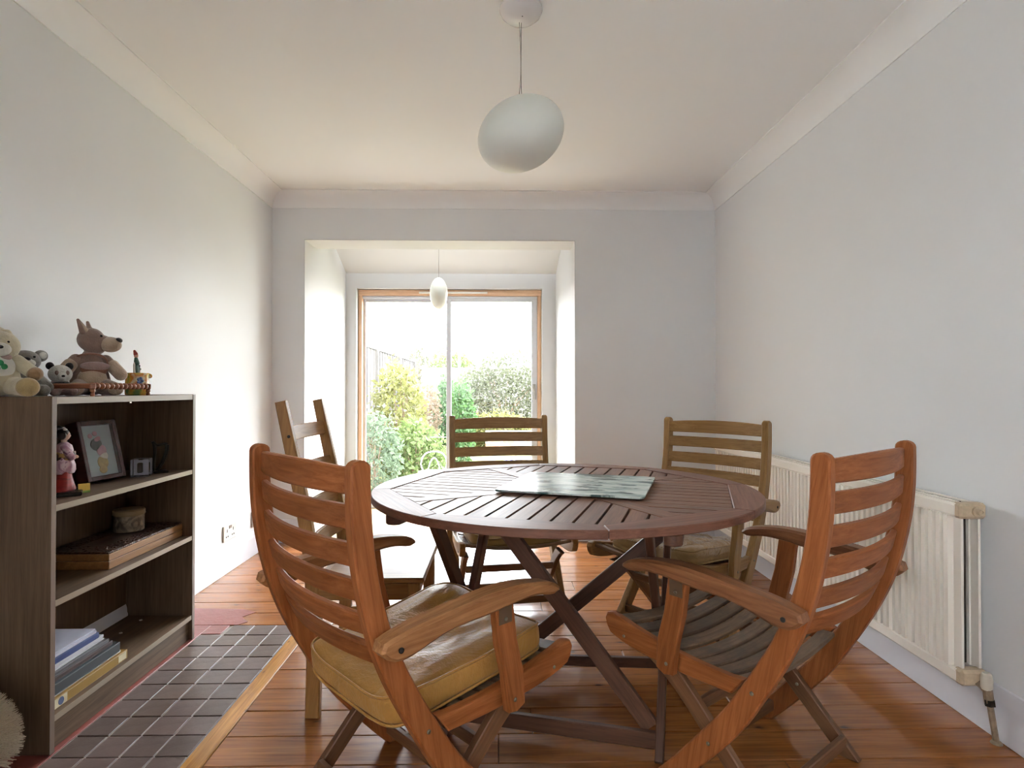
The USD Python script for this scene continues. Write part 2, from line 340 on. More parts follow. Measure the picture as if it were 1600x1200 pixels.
obj('frame', [slope(x0, x1, SKY0, SKY1, .06, .13) for x0, x1 in ((SKX0, SKX0 + .03), (SKX1 - .03, SKX1), (-.415, -.385))] + [slope(SKX0, SKX1, y0, y1, .06, .13) for y0, y1 in ((SKY0, SKY0 + .03), (SKY1 - .03, SKY1))], 'aluminium', w2, smooth=False)
obj('pane', slope(SKX0 + .01, SKX1 - .01, SKY0 + .01, SKY1 - .01, .09, .096), 'pane_glass', w2, smooth=False)
DX0, DX1, DZ = -1.262, .372, 1.945       # hole for the patio door
st('wall_extension_back', [bx((EXL, YE, -.1), (DX0, YE + .22, 2.3), 0), bx((DX1, YE, -.1), (EXR1 + .1, YE + .22, 2.3), 0), bx((DX0, YE, DZ), (DX1, YE + .22, 2.3), 0)], 'bright_paint')

# ------------------------------------------------------------------ floors
fl = thing('floor', 'old varnished pine floorboards running across the dining room', 'floor', kind='structure')
obj('subfloor', [bx((XL - .1, YF, -.12), (XR + .1, YB + .12, -.021), 0)], 'floor_gap', fl, smooth=False)
HX, HY0, HY1 = -.83, 1.15, 2.706
y = 2.706 - .1445 * 31
rng = random.Random(3)
while y < YB + .1:
    y1 = min(y + .1445, YB + .12)
    spans = [(XL, XR)] if (y1 <= HY0 + .01 or y >= HY1 - .01) else [(HX, XR)]
    if HY0 + .01 > y and y1 > HY0 + .01: spans = [(HX, XR)]
    for x0, x1 in spans:
        cuts = [x0] + ([rng.uniform(x0 + .8, x1 - .7)] if rng.random() < .75 else []) + [x1]
        for p, q in zip(cuts, cuts[1:]):
            dz = rng.uniform(-.0012, 0)
            obj('plank', bx((p + .0008, y + .0011, -.02), (q - .0008, y1 - .0011, dz), .0022), 'floor_wood', fl, grain=(1, 0, 0), smooth=False)
    y += .1445
fe = thing('floor_extension', 'pale wood strip floor of the bright extension', 'floor', kind='structure')
for i in range(11):
    y0 = YB + .12 + i * .115
    if y0 < YE + .2: obj('plank', bx((EXL, y0 + .0006, -.02), (EXR0, min(y0 + .115, YE + .22) - .0006, 0), .001), 'laminate', fe, grain=(1, 0, 0), smooth=False)
# hearth
he = thing('hearth', 'old brown tiled hearth with red cement edges set in the floorboards', 'hearth', kind='structure')
obj('cement_bed', bx((XL, HY0, -.02), (-.893, HY1, -.0035), 0), 'grout', he, smooth=False)
obj('cement_edge', [bx((XL, HY0, -.01), (-1.287, HY1, .0), .001), bx((-1.287, 2.612, -.01), (-1.203, HY1, -.0005), .001)], 'red_cement', he, smooth=False)
obj('cement_patch', slab([(XL, 2.707), (-1.17, 2.707), (-1.14, 2.74), (-1.19, 2.80), (-1.15, 2.86), (-1.23, 2.90), (XL, 2.92)], .0016, 0), 'red_cement', he, smooth=False, label='patch of red cement smeared over the boards behind the hearth')
for r in range(15):
    yy = 2.704 - (r + 1) * .1068
    for q in range(4):
        x0 = -1.2845 + q * .0978
        if q == 0 and r == 0: continue
        if yy < HY0: continue
        obj('tile', bx((x0 + .0022, yy + .0022, -.01), (x0 + .0978 - .0022, yy + .1068 - .0022, RNG.uniform(-.001, .0008)), .0018), TILES[RNG.integers(5)], he, smooth=False)
obj('border_board', bx((-.891, HY0, -.02), (HX - .001, HY1, .001), .003), 'border_wood', he, grain=(0, 1, 0), smooth=False)

# ------------------------------------------------------------------ patio door
YD = YE + .06
d1 = thing('door_1', 'timber framed sliding glass patio door at the end of the extension', 'door', kind='structure')
j = .034
obj('frame_head', bx((DX0 + .002, YD, DZ - .055), (DX1 - .002, YD + .11, DZ - .004), .003), 'door_timber', d1, grain=(1, 0, 0), smooth=False)
for x0, x1 in ((DX0 + .002, DX0 + .002 + j), (DX1 - .002 - j, DX1 - .002)):
    obj('frame_jamb', bx((x0, YD, .001), (x1, YD + .11, DZ - .055), .003), 'door_timber', d1, grain=(0, 0, 1), smooth=False)
obj('vent_strip', [bx((-.72, YD - .012, DZ - .040), (-.11, YD, DZ - .022), .002)] , 'white_plastic', d1, smooth=False)
ax0, ax1, at = DX0 + .036, DX1 - .036, DZ - .058
obj('sill', bx((ax0, YD - .01, .001), (ax1, YD + .13, .035), .003), 'aluminium', d1, smooth=False)
obj('track', bx((ax0, YD + .02, at - .022), (ax1, YD + .10, at), .002), 'aluminium', d1, smooth=False)
mx0, mx1 = -.478, -.434
def sash(x0, x1, y0, y1, wl, wr, wt, wb):
    z0, z1 = .036, at - .0225
    s = obj('sash', [bx((x0, y0, z0), (x0 + wl, y1, z1), .003), bx((x1 - wr, y0, z0), (x1, y1, z1), .003), bx((x0 + wl, y0, z1 - wt), (x1 - wr, y1, z1), .003), bx((x0 + wl, y0, z0), (x1 - wr, y1, z0 + wb), .003)], 'aluminium', d1, smooth=False)
    ym = (y0 + y1) / 2
    obj('pane', bx((x0 + wl - .004, ym - .003, z0 + wb - .004), (x1 - wr + .004, ym + .003, z1 - wt + .004), 0), 'pane_glass', s, smooth=False); return s
sash(ax0, mx1 - .002, YD + .065, YD + .095, .022, .038, .024, .06)
s = sash(mx0, ax1, YD + .022, YD + .055, .042, .052, .026, .06)
obj('handle', [bx((ax1 - .034, YD + .004, .96), (ax1 - .016, YD + .022, 1.10), .004), bx((ax1 - .046, YD - .002, 1.045), (ax1 - .030, YD + .016, 1.10), .003)], 'grey_plastic', s)
# window behind the camera
w1 = thing('window_1', 'white window in the left wall, nearest the camera end of the room', 'window', kind='structure')
wx0, wx1 = XL - .11, XL - .05
ww = [bx((wx0, WY0, WZ0), (wx1, WY1, WZ0 + .05)), bx((wx0, WY0, WZ1 - .05), (wx1, WY1, WZ1))] + [bx((wx0, y, WZ0 + .05), (wx1, y + .05, WZ1 - .05)) for y in (WY0, (WY0 + WY1) / 2 - .025, WY1 - .05)]
obj('frame', ww, 'bright_paint', w1, smooth=False)
for y0, y1 in ((WY0 + .05, (WY0 + WY1) / 2 - .025), ((WY0 + WY1) / 2 + .025, WY1 - .05)):
    obj('pane', bx((XL - .083, y0, WZ0 + .05), (XL - .077, y1, WZ1 - .05), 0), 'pane_glass', w1, smooth=False)
# ------------------------------------------------------------------ round table
TC, TA, TR, TH = (.204, 1.938), -18.8, .606, .737
tb = thing('round_table', 'round dark slatted wooden folding table in the middle of the room', 'table', (*TC, 0), TA)
AP_, TT = .510, .022
def oct_(r): return [(r / math.cos(math.pi / 8) * math.cos(a), r / math.cos(math.pi / 8) * math.sin(a)) for a in np.arange(8) * math.pi / 4 + math.pi / 8]
zt = TH - TT / 2
for k in range(8):                                  # eight rim pieces: straight inside, round outside
    a0 = k * math.pi / 4 - math.pi / 8; aa = np.linspace(a0 + .0012, a0 + math.pi / 4 - .0012, 14); ri = AP_ / math.cos(math.pi / 8)
    out = np.c_[TR * np.cos(aa), TR * np.sin(aa)]; inn = np.array([(ri * math.cos(aa[-1]), ri * math.sin(aa[-1])), (ri * math.cos(aa[0]), ri * math.sin(aa[0]))])
    v, f = slab(np.vstack([out, inn]), TT, .0025); mid = a0 + math.pi / 8
    obj('rim_piece', (v + (0, 0, zt), f), 'table_rim', tb, grain=(-math.sin(mid), math.cos(mid), 0))
for k in range(4):                                  # diagonal boards, mitred at the centre
    a = math.pi / 4 + k * math.pi / 2; hw = .029; R = AP_ - .0015
    P = np.array([(.0015, 0), (hw, hw), (R, hw), (R, -hw), (hw, -hw)])
    c_, s_ = math.cos(a), math.sin(a); P = P @ np.array([[c_, s_], [-s_, c_]])
    v, f = slab(P, TT - .001, .0015); obj('diagonal_board', (v + (0, 0, zt - .0005), f), 'table_wood', tb, grain=(c_, s_, 0))
octp = sg.Polygon(oct_(AP_ - .0015))
pitch, sw = .0552, .0487
for k in range(4):                                  # four fans of slats, each in its own quarter
    c_, s_ = math.cos(k * math.pi / 2), math.sin(k * math.pi / 2); hw = .0305 * math.sqrt(2)
    quarter = sg.Polygon([(hw, 0), (1 + hw, 1), (1 + hw, -1)]).intersection(octp)
    for i in range(-6, 7):
        o = i * pitch + (.0 if k % 2 else 0)
        q = quarter.intersection(sg.box(-1, o - sw / 2, 1, o + sw / 2))
        if q.is_empty or q.area < 4e-4: continue
        P = np.array(q.exterior.coords)[:-1] @ np.array([[c_, s_], [-s_, c_]])
        v, f = slab(P, TT - .002, .0012); obj('slat', (v + (0, 0, zt - .0008 + RNG.uniform(-.0006, .0002)), f), 'table_wood', tb, grain=(c_, s_, 0))
zu = TH - TT
for s in (-1, 1):
    obj('batten', ((lambda vf: (np.c_[vf[0][:, 1] + s * .365, vf[0][:, 0], vf[0][:, 2] + zu - .0145], vf[1][:, ::-1]))(slab(ribbon([(-.45, 0), (0, 0), (.45, 0)], [.045, .045], 12, 'round', 'round'), .028))), 'table_leg', tb, grain=(0, 1, 0))
    obj('cross_rail', bx((-.47, s * .215 - .02, zu - .029), (.47, s * .215 + .02, zu - .001)), 'table_leg', tb, grain=(1, 0, 0), smooth=False)
zb = zu - .03
def leg(p, q, w, t, side, name='leg'):
    p, q = np.array(p, float), np.array(q, float)
    return obj(name, bar(p, q, w, t, side), 'table_leg', tb, grain=q - p)
for x, a0, a1, b0, b1 in ((-.325, -.225, .20, .235, -.27), (.300, -.165, .43, .40, -.20)):      # X frames at either side: (foot, top) of each leg along the battens
    leg((x + .013, a0, 0), (x + .013, a1, zb), .024, .048, (0, 1, 0))
    leg((x - .013, b0, 0), (x - .013, b1, zb), .024, .048, (0, 1, 0))
    k = (b0 - a0) / ((b0 - a0) + (a1 - b1)); screw((x + .025, a0 + (a1 - a0) * k, zb * k), (1, 0, 0), .006, tb)
leg((.285, -.105, .07), (-.215, -.115, zb), .050, .024, (0, 1, 0), 'brace')
leg((-.23, .255, .07), (.436, .225, zb), .050, .024, (0, 1, 0), 'brace')
obj('stretcher', bar((-.325, -.165, .045), (.300, -.130, .045), .022, .046), 'table_leg', tb, grain=(1, 0, 0))
obj('stretcher', bar((-.312, .215, .050), (.287, .365, .050), .022, .036), 'table_leg', tb, grain=(1, 0, 0))

# ------------------------------------------------------------------ folding armchairs
STILE = [(-.247, .895), (-.246, .82), (-.240, .74), (-.226, .655), (-.196, .545), (-.148, .435), (-.088, .328), (-.03, .235), (.033, .155), (.105, .068), (.172, -.004)]
SX = .250       # stile centre from the chair's middle
def yz(vf, x):  # outline in (forward, up) with thickness along x
    v, f = vf; V = np.c_[v[:, 2] + x, v[:, 0], v[:, 1]]; return V, fixw(V, f)
def armchair(loc, face, label, group, mats, name='folding_armchair'):
    """face: degrees clockwise from +y"""
    fr, seatm, armm, legm = mats
    t = thing(name, label, 'chair', (*loc, 0), -face, group)
    so = ribbon(STILE, [.044, .046, .047, .05, .053, .056, .06, .058, .052], 40, 'round', 'flat')
    so = np.array(sg.Polygon(so).intersection(sg.box(-1, 0.0, 1, 2)).exterior.coords)[:-1]
    for s in (-1, 1):
        obj('stile', yz(slab(so, .030, .004), s * SX), fr, t, grain=(0, .16, -.9) )
    sp = np.array(STILE)
    def at(z): return np.interp(z, sp[::-1, 1], sp[::-1, 0])
    for z0, z1 in ((.841, .892), (.771, .821), (.694, .744), (.620, .669), (.546, .594), (.475, .527)):
        zc = (z0 + z1) / 2; u = at(zc); tang = np.array([0, at(z1) - at(z0), z1 - z0]); tang /= np.linalg.norm(tang); n = 15
        xx = np.linspace(-SX + .012, SX - .012, n); bow = -.036 * (1 - (xx / SX) ** 2)
        P = np.c_[xx, u + .010 + bow, np.full(n, zc)]; top = z0 > .84
        sec = rr(.016, z1 - z0, .0035)
        V, F = sweep(P, sec, tang)
        if top:
            m = V[:, 2] > zc; V[m, 2] += .010 * (1 - (V[m, 0] / SX) ** 2)
        obj('back_slat', (V, F), fr, t, grain=(1, 0, 0))
    rail = np.vstack([[(-.064, .349)], spline([(-.03, .346), (.08, .349), (.2, .362), (.30, .381), (.352, .393)], 14), [(.372, .388), (.380, .372), (.374, .352)], spline([(.36, .332), (.31, .318), (.2, .305), (.1, .301), (0, .303)], 12), [(-.031, .304)]])
    for s in (-1, 1):
        obj('seat_rail', yz(slab(rail, .026, .004), s * SX), fr, t, grain=(0, 1, 0))
    rt = spline([(-.075, .343), (.0, .341), (.1, .345), (.2, .357), (.30, .376), (.352, .387)], 60); d = np.r_[0, np.cumsum(np.linalg.norm(np.diff(rt, axis=0), axis=1))]
    ns = 8; pit = d[-1] / ns
    for k in range(ns):
        i = np.searchsorted(d, (k + .5) * pit); p, q = rt[max(i - 2, 0)], rt[min(i + 2, 59)]; tg = (q - p) / np.linalg.norm(q - p); c0 = rt[min(i, 59)]
        hw = .2365 if c0[0] > 0 else .2335; xx = np.linspace(-hw, hw, 13); sag = -.022 * (1 - (xx / hw) ** 2) - .004
        P = np.c_[xx, np.full(13, c0[0]), c0[1] + sag - .006]
        obj('seat_slat', sweep(P, rr(.043, .014, .003), (0, -tg[1], tg[0])), seatm, t, grain=(1, 0, 0))
    lg = ribbon([(.245, .318), (.16, .268), (.06, .178), (-.03, .088), (-.125, -.01)], [.05, .048, .044, .042], 24, 'round', 'flat')
    lg = np.array(sg.Polygon(lg).intersection(sg.box(-1, 0, 1, .299)).exterior.coords)[:-1]
    for s in (-1, 1):
        obj('rear_leg', yz(slab(lg, .022, .003), s * .222), legm, t, grain=(0, .37, .32))
        screw((s * (SX + .016), .030, .156), (s, 0, 0), .006, t); screw((s * (SX + .016), -.088, .328), (s, 0, 0), .006, t)
        screw((s * .2105, .033, .158), (-s, 0, 0), .006, t); screw((s * (SX - .016), -.192, .545), (-s, 0, 0), .006, t)
        po = np.array([(-.012, 0)]) + np.array([(.124, .306), (.150, .300), (.176, .312), (.172, .39), (.150, .47), (.136, .568), (.080, .568), (.092, .47), (.112, .39)])
        obj('arm_post', yz(slab(po, .024, .003), s * (SX + .040)), fr, t, grain=(0, -.05, .25))
        obj('arm_bracket', bx((s * (SX + .0521), .079, .516), (s * (SX + .0527), .119, .556), 0), 'stained_metal', t, smooth=False)
        screw((s * (SX + .0527), .100, .526), (s, 0, 0), .006, t); screw((s * (SX + .0525), .130, .332), (s, 0, 0), .006, t)
        screw((s * .2635, .306, .338), (s, 0, 0), .0055, t)
        # arm: bowed up towards the front, rounded ends
        tops = spline([(-.226, .566), (-.2, .574), (-.1, .589), (.03, .603), (.12, .604), (.2, .594), (.245, .580), (.258, .570)], 26)
        bots = spline([(-.232, .548), (-.212, .529), (-.1, .545), (.03, .558), (.12, .566), (.2, .563), (.245, .557), (.259, .562)], 26)
        ar = np.vstack([tops, bots[::-1]]); v, f = slab(ar, .052, .007)
        V, F = yz((v, f), 0); k = np.clip((V[:, 1] + .23) / .49, 0, 1)
        V[:, 0] = V[:, 0] * (.86 + .25 * np.sin(k * np.pi)) * s + s * (SX + .016 + .030) + s * .012 * k ** 2
        obj('armrest', (V, fixw(V, F)), armm, t, grain=(0, 1, .05))
        screw((s * (SX + .016 + .0545), -.192, .547), (s, 0, 0), .007, t, 'bolt_hole', 'pin_dark')
    obj('stretcher', bar((-.211, -.098, .045), (.211, -.098, .045), .018, .034), legm, t, grain=(1, 0, 0))
    obj('stretcher', bar((-.211, .105, .20), (.211, .105, .20), .018, .032), legm, t, grain=(1, 0, 0))
    obj('stretcher', bar((-SX + .014, .128, .05), (SX - .014, .128, .05), .018, .034), legm, t, grain=(1, 0, 0))
    return t
G = 'folding slatted armchairs around the round table'
armchair((-.264, 1.529), 47.6, 'reddish slatted folding armchair with a gold cushion in front of the bookcase', G, ('teak', 'teak_grey', 'teak_tan', 'teak_leg'))
armchair((.754, 1.649), -37.8, 'reddish slatted folding armchair with bare grey seat slats beside the radiator valve', G, ('teak', 'teak_grey', 'teak_arm', 'teak_leg'))
armchair((.031, 2.98), 171.2, 'tan slatted folding armchair with ochre cushion in front of the glass patio door', G, ('oak', 'oak_dark', 'oak', 'oak_dark'))
armchair((.833, 2.656), 228.3, 'tan slatted folding armchair with plastic-wrapped cushion near the back right corner', G, ('oak', 'oak_dark', 'oak', 'oak_dark'))

# cushions
def satin(name, col, rough, sheen=.3, coat=0, wr=.35):
    c = lin(col)
    mat(name, {'tc': ('texture_coordinate', {}), 'n': ('noise_texture', {'scale': 7, 'detail': 5, 'roughness': .6, 'distortion': 1.2}), 'w': ('noise_texture', {'scale': 120, 'detail': 2}),
               'r': ('rgb_ramp', {'ramp': [(.3, mul(c, .82)), (.7, mul(c, 1.1))]}), 'a': ('mix', {'mix_type': 'mix', 'fac': .12}), 'b': ('bump', {'strength': wr, 'distance': .02}),
               'p': ('principled_bsdf', {'roughness': rough, 'specular_ior_level': .22, 'sheen_weight': sheen, 'coat_weight': coat, 'coat_roughness': .08})},
        [('tc.object', 'n.vector'), ('tc.object', 'w.vector'), ('n.fac', 'r.fac'), ('r.color', 'p.base_color'), ('n.color', 'a.color1'), ('w.color', 'a.color2'), ('a.color', 'b.height'), ('b.normal', 'p.normal')])
satin('gold_satin', 'c0904c', .4, sheen=.08, wr=.6); satin('ochre_cloth', 'a07f48', .6, sheen=.1, wr=.2); satin('cream_cloth', 'b09060', .55, sheen=.1)
mat('plastic_wrap', {'tc': ('texture_coordinate', {}), 'n': ('noise_texture', {'scale': 10, 'detail': 3, 'roughness': .55, 'distortion': 2}), 'b': ('bump', {'strength': .45, 'distance': .03}),
    't': ('transparent_bsdf', {'color': (.9, .9, .88)}), 'g': ('glossy_bsdf', {'roughness': .12, 'color': (.95, .95, .95)}), 'lw': ('layer_weight', {'blend': .18}), 'm': ('mix_closure', {})},
    [('tc.object', 'n.vector'), ('n.fac', 'b.height'), ('b.normal', 'g.normal'), ('b.normal', 'lw.normal'), ('lw.facing', 'm.fac'), ('t.BSDF', 'm.closure1'), ('g.BSDF', 'm.closure2')], surface='m.closure')
def cushion(loc, face, label, material, size, th, z0, y0, seed, puff=.012, tilt=5.5, lift=None, sag=.018, pip=True):
    t = thing('seat_cushion', label, 'cushion', (*loc, 0), -face, 'seat cushions on the folding armchairs')
    v, f = superq((size[0] / 2, size[1] / 2, th / 2), .38, .22, 46)
    def shape(v):
        v = v.copy(); k = np.clip(1 - (np.abs(v[:, 0] / size[0] * 2) ** 3), 0, 1) * np.clip(1 - np.abs(v[:, 1] / size[1] * 2) ** 3, 0, 1)
        n = meshkit.fbm(np.c_[v[:, :2] * 9, v[:, 2] * 4], 3, seed) - .5; n2 = meshkit.fbm(np.c_[v[:, 0] * 26, v[:, 1] * 9, v[:, 2] * 20], 3, seed + 3) - .5
        up = v[:, 2] > 0
        v[:, 2] += np.where(up, puff * k + n * .026 + n2 * .022 * k, 0) - sag * (1 - (2 * v[:, 0] / size[0]) ** 2) * .9
        if lift: v[:, 2] += lift[2] * np.exp(-((v[:, 0] - lift[0]) ** 2 + (v[:, 1] - lift[1]) ** 2) / .012)
        v[:, :2] *= 1 + (n * .02)[:, None]
        return v @ rotx(tilt).T + (0, y0, z0 + th / 2)
    b = obj('cover', (shape(v), f), material, t, smooth=True)
    if pip:
        a = np.linspace(-np.pi, np.pi, 90, endpoint=False); g = lambda x, e: np.sign(x) * np.abs(x) ** e
        for s in (1, -1):
            P = np.c_[size[0] * .497 * g(np.cos(a), .24), size[1] * .497 * g(np.sin(a), .24), np.full(90, s * th * .36)]
            obj('piping', tube(shape(P), .0035, 6, closed=True), material, b, smooth=True)
    return t
cushion((-.264, 1.529), 47.6, 'shiny gold satin box cushion on the reddish chair in front of the bookcase', 'gold_satin', (.43, .48), .082, .338, .095, 4, lift=(-.13, .16, .03))
cushion((.031, 2.98), 171.2, 'plain ochre cushion on the chair in front of the patio door', 'ochre_cloth', (.42, .44), .055, .342, .105, 8)
pc = cushion((.833, 2.656), 228.3, 'cream cushion in clear plastic wrapping on the back right chair', 'cream_cloth', (.42, .42), .07, .342, .085, 12)
v, f = superq((.217, .217, .04), .5, .3, 30); n = meshkit.fbm(v * 22, 3, 2) - .5; v = v * (1 + n[:, None] * .06) + (0, 0, 0); v[:, 2] += n * .03 - .012 * (1 - (v[:, 0] / .21) ** 2)
obj('plastic_wrap', (v @ rotx(5.5).T + (0, .085, .392), f), 'plastic_wrap', pc, smooth=True, label='crinkled clear plastic wrapping')

# ------------------------------------------------------------------ ladder-back chair (back against the left side, facing the table)
lc = thing('ladder_back_chair', 'tall pine ladder-back chair without arms at the left of the table', 'chair', (-.60, 2.14, 0), 0)
PX = [(-.105, 1.012), (-.07, .85), (-.035, .68), (-.008, .50), (.0, .40), (.0, 0)]
pp = ribbon(PX, [.034, .04, .044, .046, .046], 40, 'flat', 'flat')
for s in (-1, 1):
    v, f = slab(pp, .030, .004); V = np.c_[v[:, 0], v[:, 2] + s * .195, v[:, 1]]
    obj('back_post', (V, fixw(V, f)), 'pine', lc, grain=(.1, 0, .9))
    obj('front_leg', bx((.305, s * .195 - .02, 0), (.345, s * .195 + .02, .43)), 'pine', lc, grain=(0, 0, 1), smooth=False)
    obj('side_rail', bx((.02, s * .195 - .012, .375), (.305, s * .195 + .012, .428)), 'pine', lc, grain=(1, 0, 0), smooth=False)
    obj('side_stretcher', bx((.02, s * .195 - .010, .19), (.305, s * .195 + .010, .215)), 'pine', lc, grain=(1, 0, 0), smooth=False)
    screw((-.075, s * .195 + s * .016, .90), (0, s, 0), .006, lc, 'bolt_hole', 'pin_dark')
px = np.array(PX)
for zc, h in ((.905, .05), (.775, .05), (.65, .05), (.535, .05)):
    u = np.interp(zc, px[::-1, 1], px[::-1, 0]); yy = np.linspace(-.182, .182, 11)
    obj('ladder_slat', sweep(np.c_[u - .010 * (1 - (yy / .19) ** 2) * 1.6, yy, np.full(11, zc)], rr(.014, h), (-.22, 0, 1)), 'pine', lc, grain=(0, 1, 0))
obj('front_rail', bx((.31, -.175, .375), (.335, .175, .428)), 'pine', lc, grain=(0, 1, 0), smooth=False)
obj('back_rail', bx((-.012, -.18, .375), (.012, .18, .428)), 'pine', lc, grain=(0, 1, 0), smooth=False)
obj('seat', bx((-.02 + .045, -.215, .429), (.358, .215, .447), .005), 'pine', lc, grain=(1, 0, 0), smooth=False)

# ------------------------------------------------------------------ glass board on the table
mat('glass_print', {'tc': ('texture_coordinate', {}), 'mp': ('mapping', {'scale': (4, 14, 1)}), 'n': ('noise_texture', {'scale': 1.4, 'detail': 6, 'roughness': .62}),
    'r': ('rgb_ramp', {'ramp': [(.30, lin('5d7a76')), (.42, lin('93aaa5')), (.52, lin('c3d3cd')), (.70, lin('d8e2dc'))]}),
    'mp2': ('mapping', {'scale': (7, 15, 1), 'location': (3.1, 1.7, 0)}), 'n2': ('noise_texture', {'scale': 1.0, 'detail': 5, 'roughness': .6}), 'r2': ('rgb_ramp', {'ramp': [(.53, (0, 0, 0)), (.58, (1, 1, 1))]}),
    'mx': ('mix', {'mix_type': 'mix', 'color2': lin('46615e')}),
    'p': ('principled_bsdf', {'roughness': .22, 'specular_ior_level': .4})},
    [('tc.object', 'mp.vector'), ('mp.vector', 'n.vector'), ('n.fac', 'r.fac'), ('tc.object', 'mp2.vector'), ('mp2.vector', 'n2.vector'), ('n2.fac', 'r2.fac'), ('r2.color', 'mx.fac'), ('r.color', 'mx.color1'), ('mx.color', 'p.base_color')])
plain('rubber', '2e3a38', .6)
gb = thing('glass_worktop_board', 'square glass board printed with a pale green seascape on the round table', 'board', (TC[0], TC[1], TH), TA)
sq = np.array(sg.box(-.205, -.19, .205, .19).buffer(.02, quad_segs=5).exterior.coords)[:-1]
v, f = slab(sq, .006, .001); obj('glass_plate', (v + (.05, .03, .0065), f), 'glass_print', gb)
for a_ in (-1, 1):
    for b_ in (-1, 1): obj('foot', lathe([(0, 0), (.008, 0), (.008, .0035), (0, .0035)], 12, (.05 + a_ * .19, .03 + b_ * .175, 0)), 'rubber', gb)
# ------------------------------------------------------------------ bookcase and what stands on it
BX0, BX1, BY0, BY1 = -1.570, -1.290, 1.752, 2.564
bc = thing('bookcase', 'dark walnut bookcase with three open shelves against the left wall', 'bookcase', ((BX0 + BX1) / 2, (BY0 + BY1) / 2, 0))
bo = np.array([(BX0 + BX1) / 2, (BY0 + BY1) / 2, 0])
def bb(name, lo, hi, m='walnut', grain=(0, 1, 0), p=None, c=.0008, **k): return obj(name, bx(np.array(lo) - bo, np.array(hi) - bo, c), m, p or bc, grain=grain, smooth=False, **k)
for y0 in (BY0, BY1 - .018):
    s = bb('side_panel', (BX0, y0, .002), (BX1 - .001, y0 + .018, 1.030), grain=(0, 0, 1)); bb('edging', (BX1 - .0009, y0, .002), (BX1, y0 + .018, 1.030), 'edge_dark', p=s, c=0)
def shelf(name, ztop, th=.018, x1=BX1 - .002):
    s = bb(name, (BX0 + .006, BY0 + .0185, ztop - th), (x1 - .001, BY1 - .0185, ztop)); bb('edging', (x1 - .0009, BY0 + .0185, ztop - th), (x1, BY1 - .0185, ztop), 'edge_band', p=s, c=0)
shelf('top_panel', 1.0285, .020); shelf('shelf', .714); shelf('shelf', .437); shelf('shelf', .105)
bb('plinth', (BX1 - .03, BY0 + .0185, .002), (BX1 - .014, BY1 - .0185, .0865)); bb('back_panel', (BX0, BY0 + .0185, .09), (BX0 + .005, BY1 - .0185, 1.028), grain=(0, 0, 1))
for yy in (2.36, 2.49): obj('shelf_peg', lathe([(0, 0), (.006, 0), (.006, .003), (0, .004)], 10, np.array((-1.47, yy, .1052)) - bo), 'white_plastic', bc)
obj('price_tab', bx(np.array((BX1 - .003, 2.115, 1.0030)) - bo, np.array((BX1 - .0005, 2.125, 1.0083)) - bo, 0), 'white_plastic', bc, smooth=False)
plain('card_white', 'dcdcda', .6)
tag(obj('white_card', bx((-1.36, 1.7712, .7142), (-1.2935, 1.7735, .845), 0), 'card_white', smooth=False), 'thin white card leaning against the left side of the upper shelf', 'card')

# paper stack on the lowest shelf
for n_, c_ in (('book_ochre', '9c7b36'), ('book_slate', '353d42'), ('book_maroon', '43302f'), ('book_grey', '55565a'), ('paper', 'cfd2da'), ('book_blue', '27407c'), ('pad_white', 'c6c8d8'), ('label_blue', '54668a'), ('label_cream', 'd8cfae'), ('folder_white', 'dddfdf')): plain(n_, c_, .5, noise=.06, nscale=20)
z = .1052
def book(name, label, cat, y0, y1, x0, x1, h, cov, pages=None, rot=0):
    global z
    cy, cx_ = (y0 + y1) / 2, (x0 + x1) / 2; t = thing(name, label, cat, (cx_, cy, z), rot)
    L, D = (y1 - y0) / 2, (x1 - x0) / 2; k = .0022
    if pages:
        obj('cover', [bx((-D, -L, 0), (D, L, k), .0008), bx((-D, -L, h - k), (D, L, h), .0008), bx((D - k, -L, k), (D, L, h - k), .0008)], cov, t, smooth=False)
        obj('pages', bx((-D + .003, -L + .003, k), (D - k, L - .003, h - k), 0), pages, t, smooth=False)
    else:
        n = max(1, int(h / .004)); q = random.Random(n)
        obj('sheets', [bx((-D + q.uniform(0, .003), -L + q.uniform(0, .003), i * h / n), (D - q.uniform(0, .004), L - q.uniform(0, .005), (i + 1) * h / n - .0004), 0) for i in range(n)], cov, t, smooth=False)
    z += h + .0004; return t, L, D, h
t, L, D, h = book('book', 'thick ochre book with blue round spine mark, bottom of the stack', 'book', 1.785, 2.145, -1.545, -1.312, .031, 'book_ochre', 'paper')
obj('spine_label', bx((D, -L + .012, .002), (D + .0006, -L + .066, h - .002), 0), 'label_cream', t, smooth=False)
obj('spine_mark', xf(lathe([(0, 0), (.0115, 0), (.0115, .0006), (0, .0006)], 20), roty(90), (D + .0007, -L + .040, h / 2)), 'label_blue', t, label='blue round mark')
obj('spine_label', bx((D, L - .05, .004), (D + .0006, L - .008, h - .004), 0), 'label_cream', t, smooth=False)
book('folder', 'thin white folder lying above the ochre book', 'folder', 1.795, 2.125, -1.55, -1.320, .007, 'folder_white')
book('ring_binder', 'dark slate binder in the middle of the stack', 'binder', 1.785, 2.110, -1.548, -1.316, .033, 'book_slate', 'paper')
book('book', 'dark maroon book on top of the slate binder', 'book', 1.79, 2.085, -1.545, -1.326, .015, 'book_maroon', 'paper')
book('book', 'mid grey book above the maroon one', 'book', 1.79, 2.07, -1.545, -1.328, .013, 'book_grey', 'paper')
book('paper_stack', 'loose white sheets between the grey and the blue book', 'papers', 1.785, 2.060, -1.55, -1.335, .018, 'paper', None, 1.5)
book('book', 'dark blue book near the top of the stack', 'book', 1.785, 2.03, -1.545, -1.335, .018, 'book_blue', 'paper')
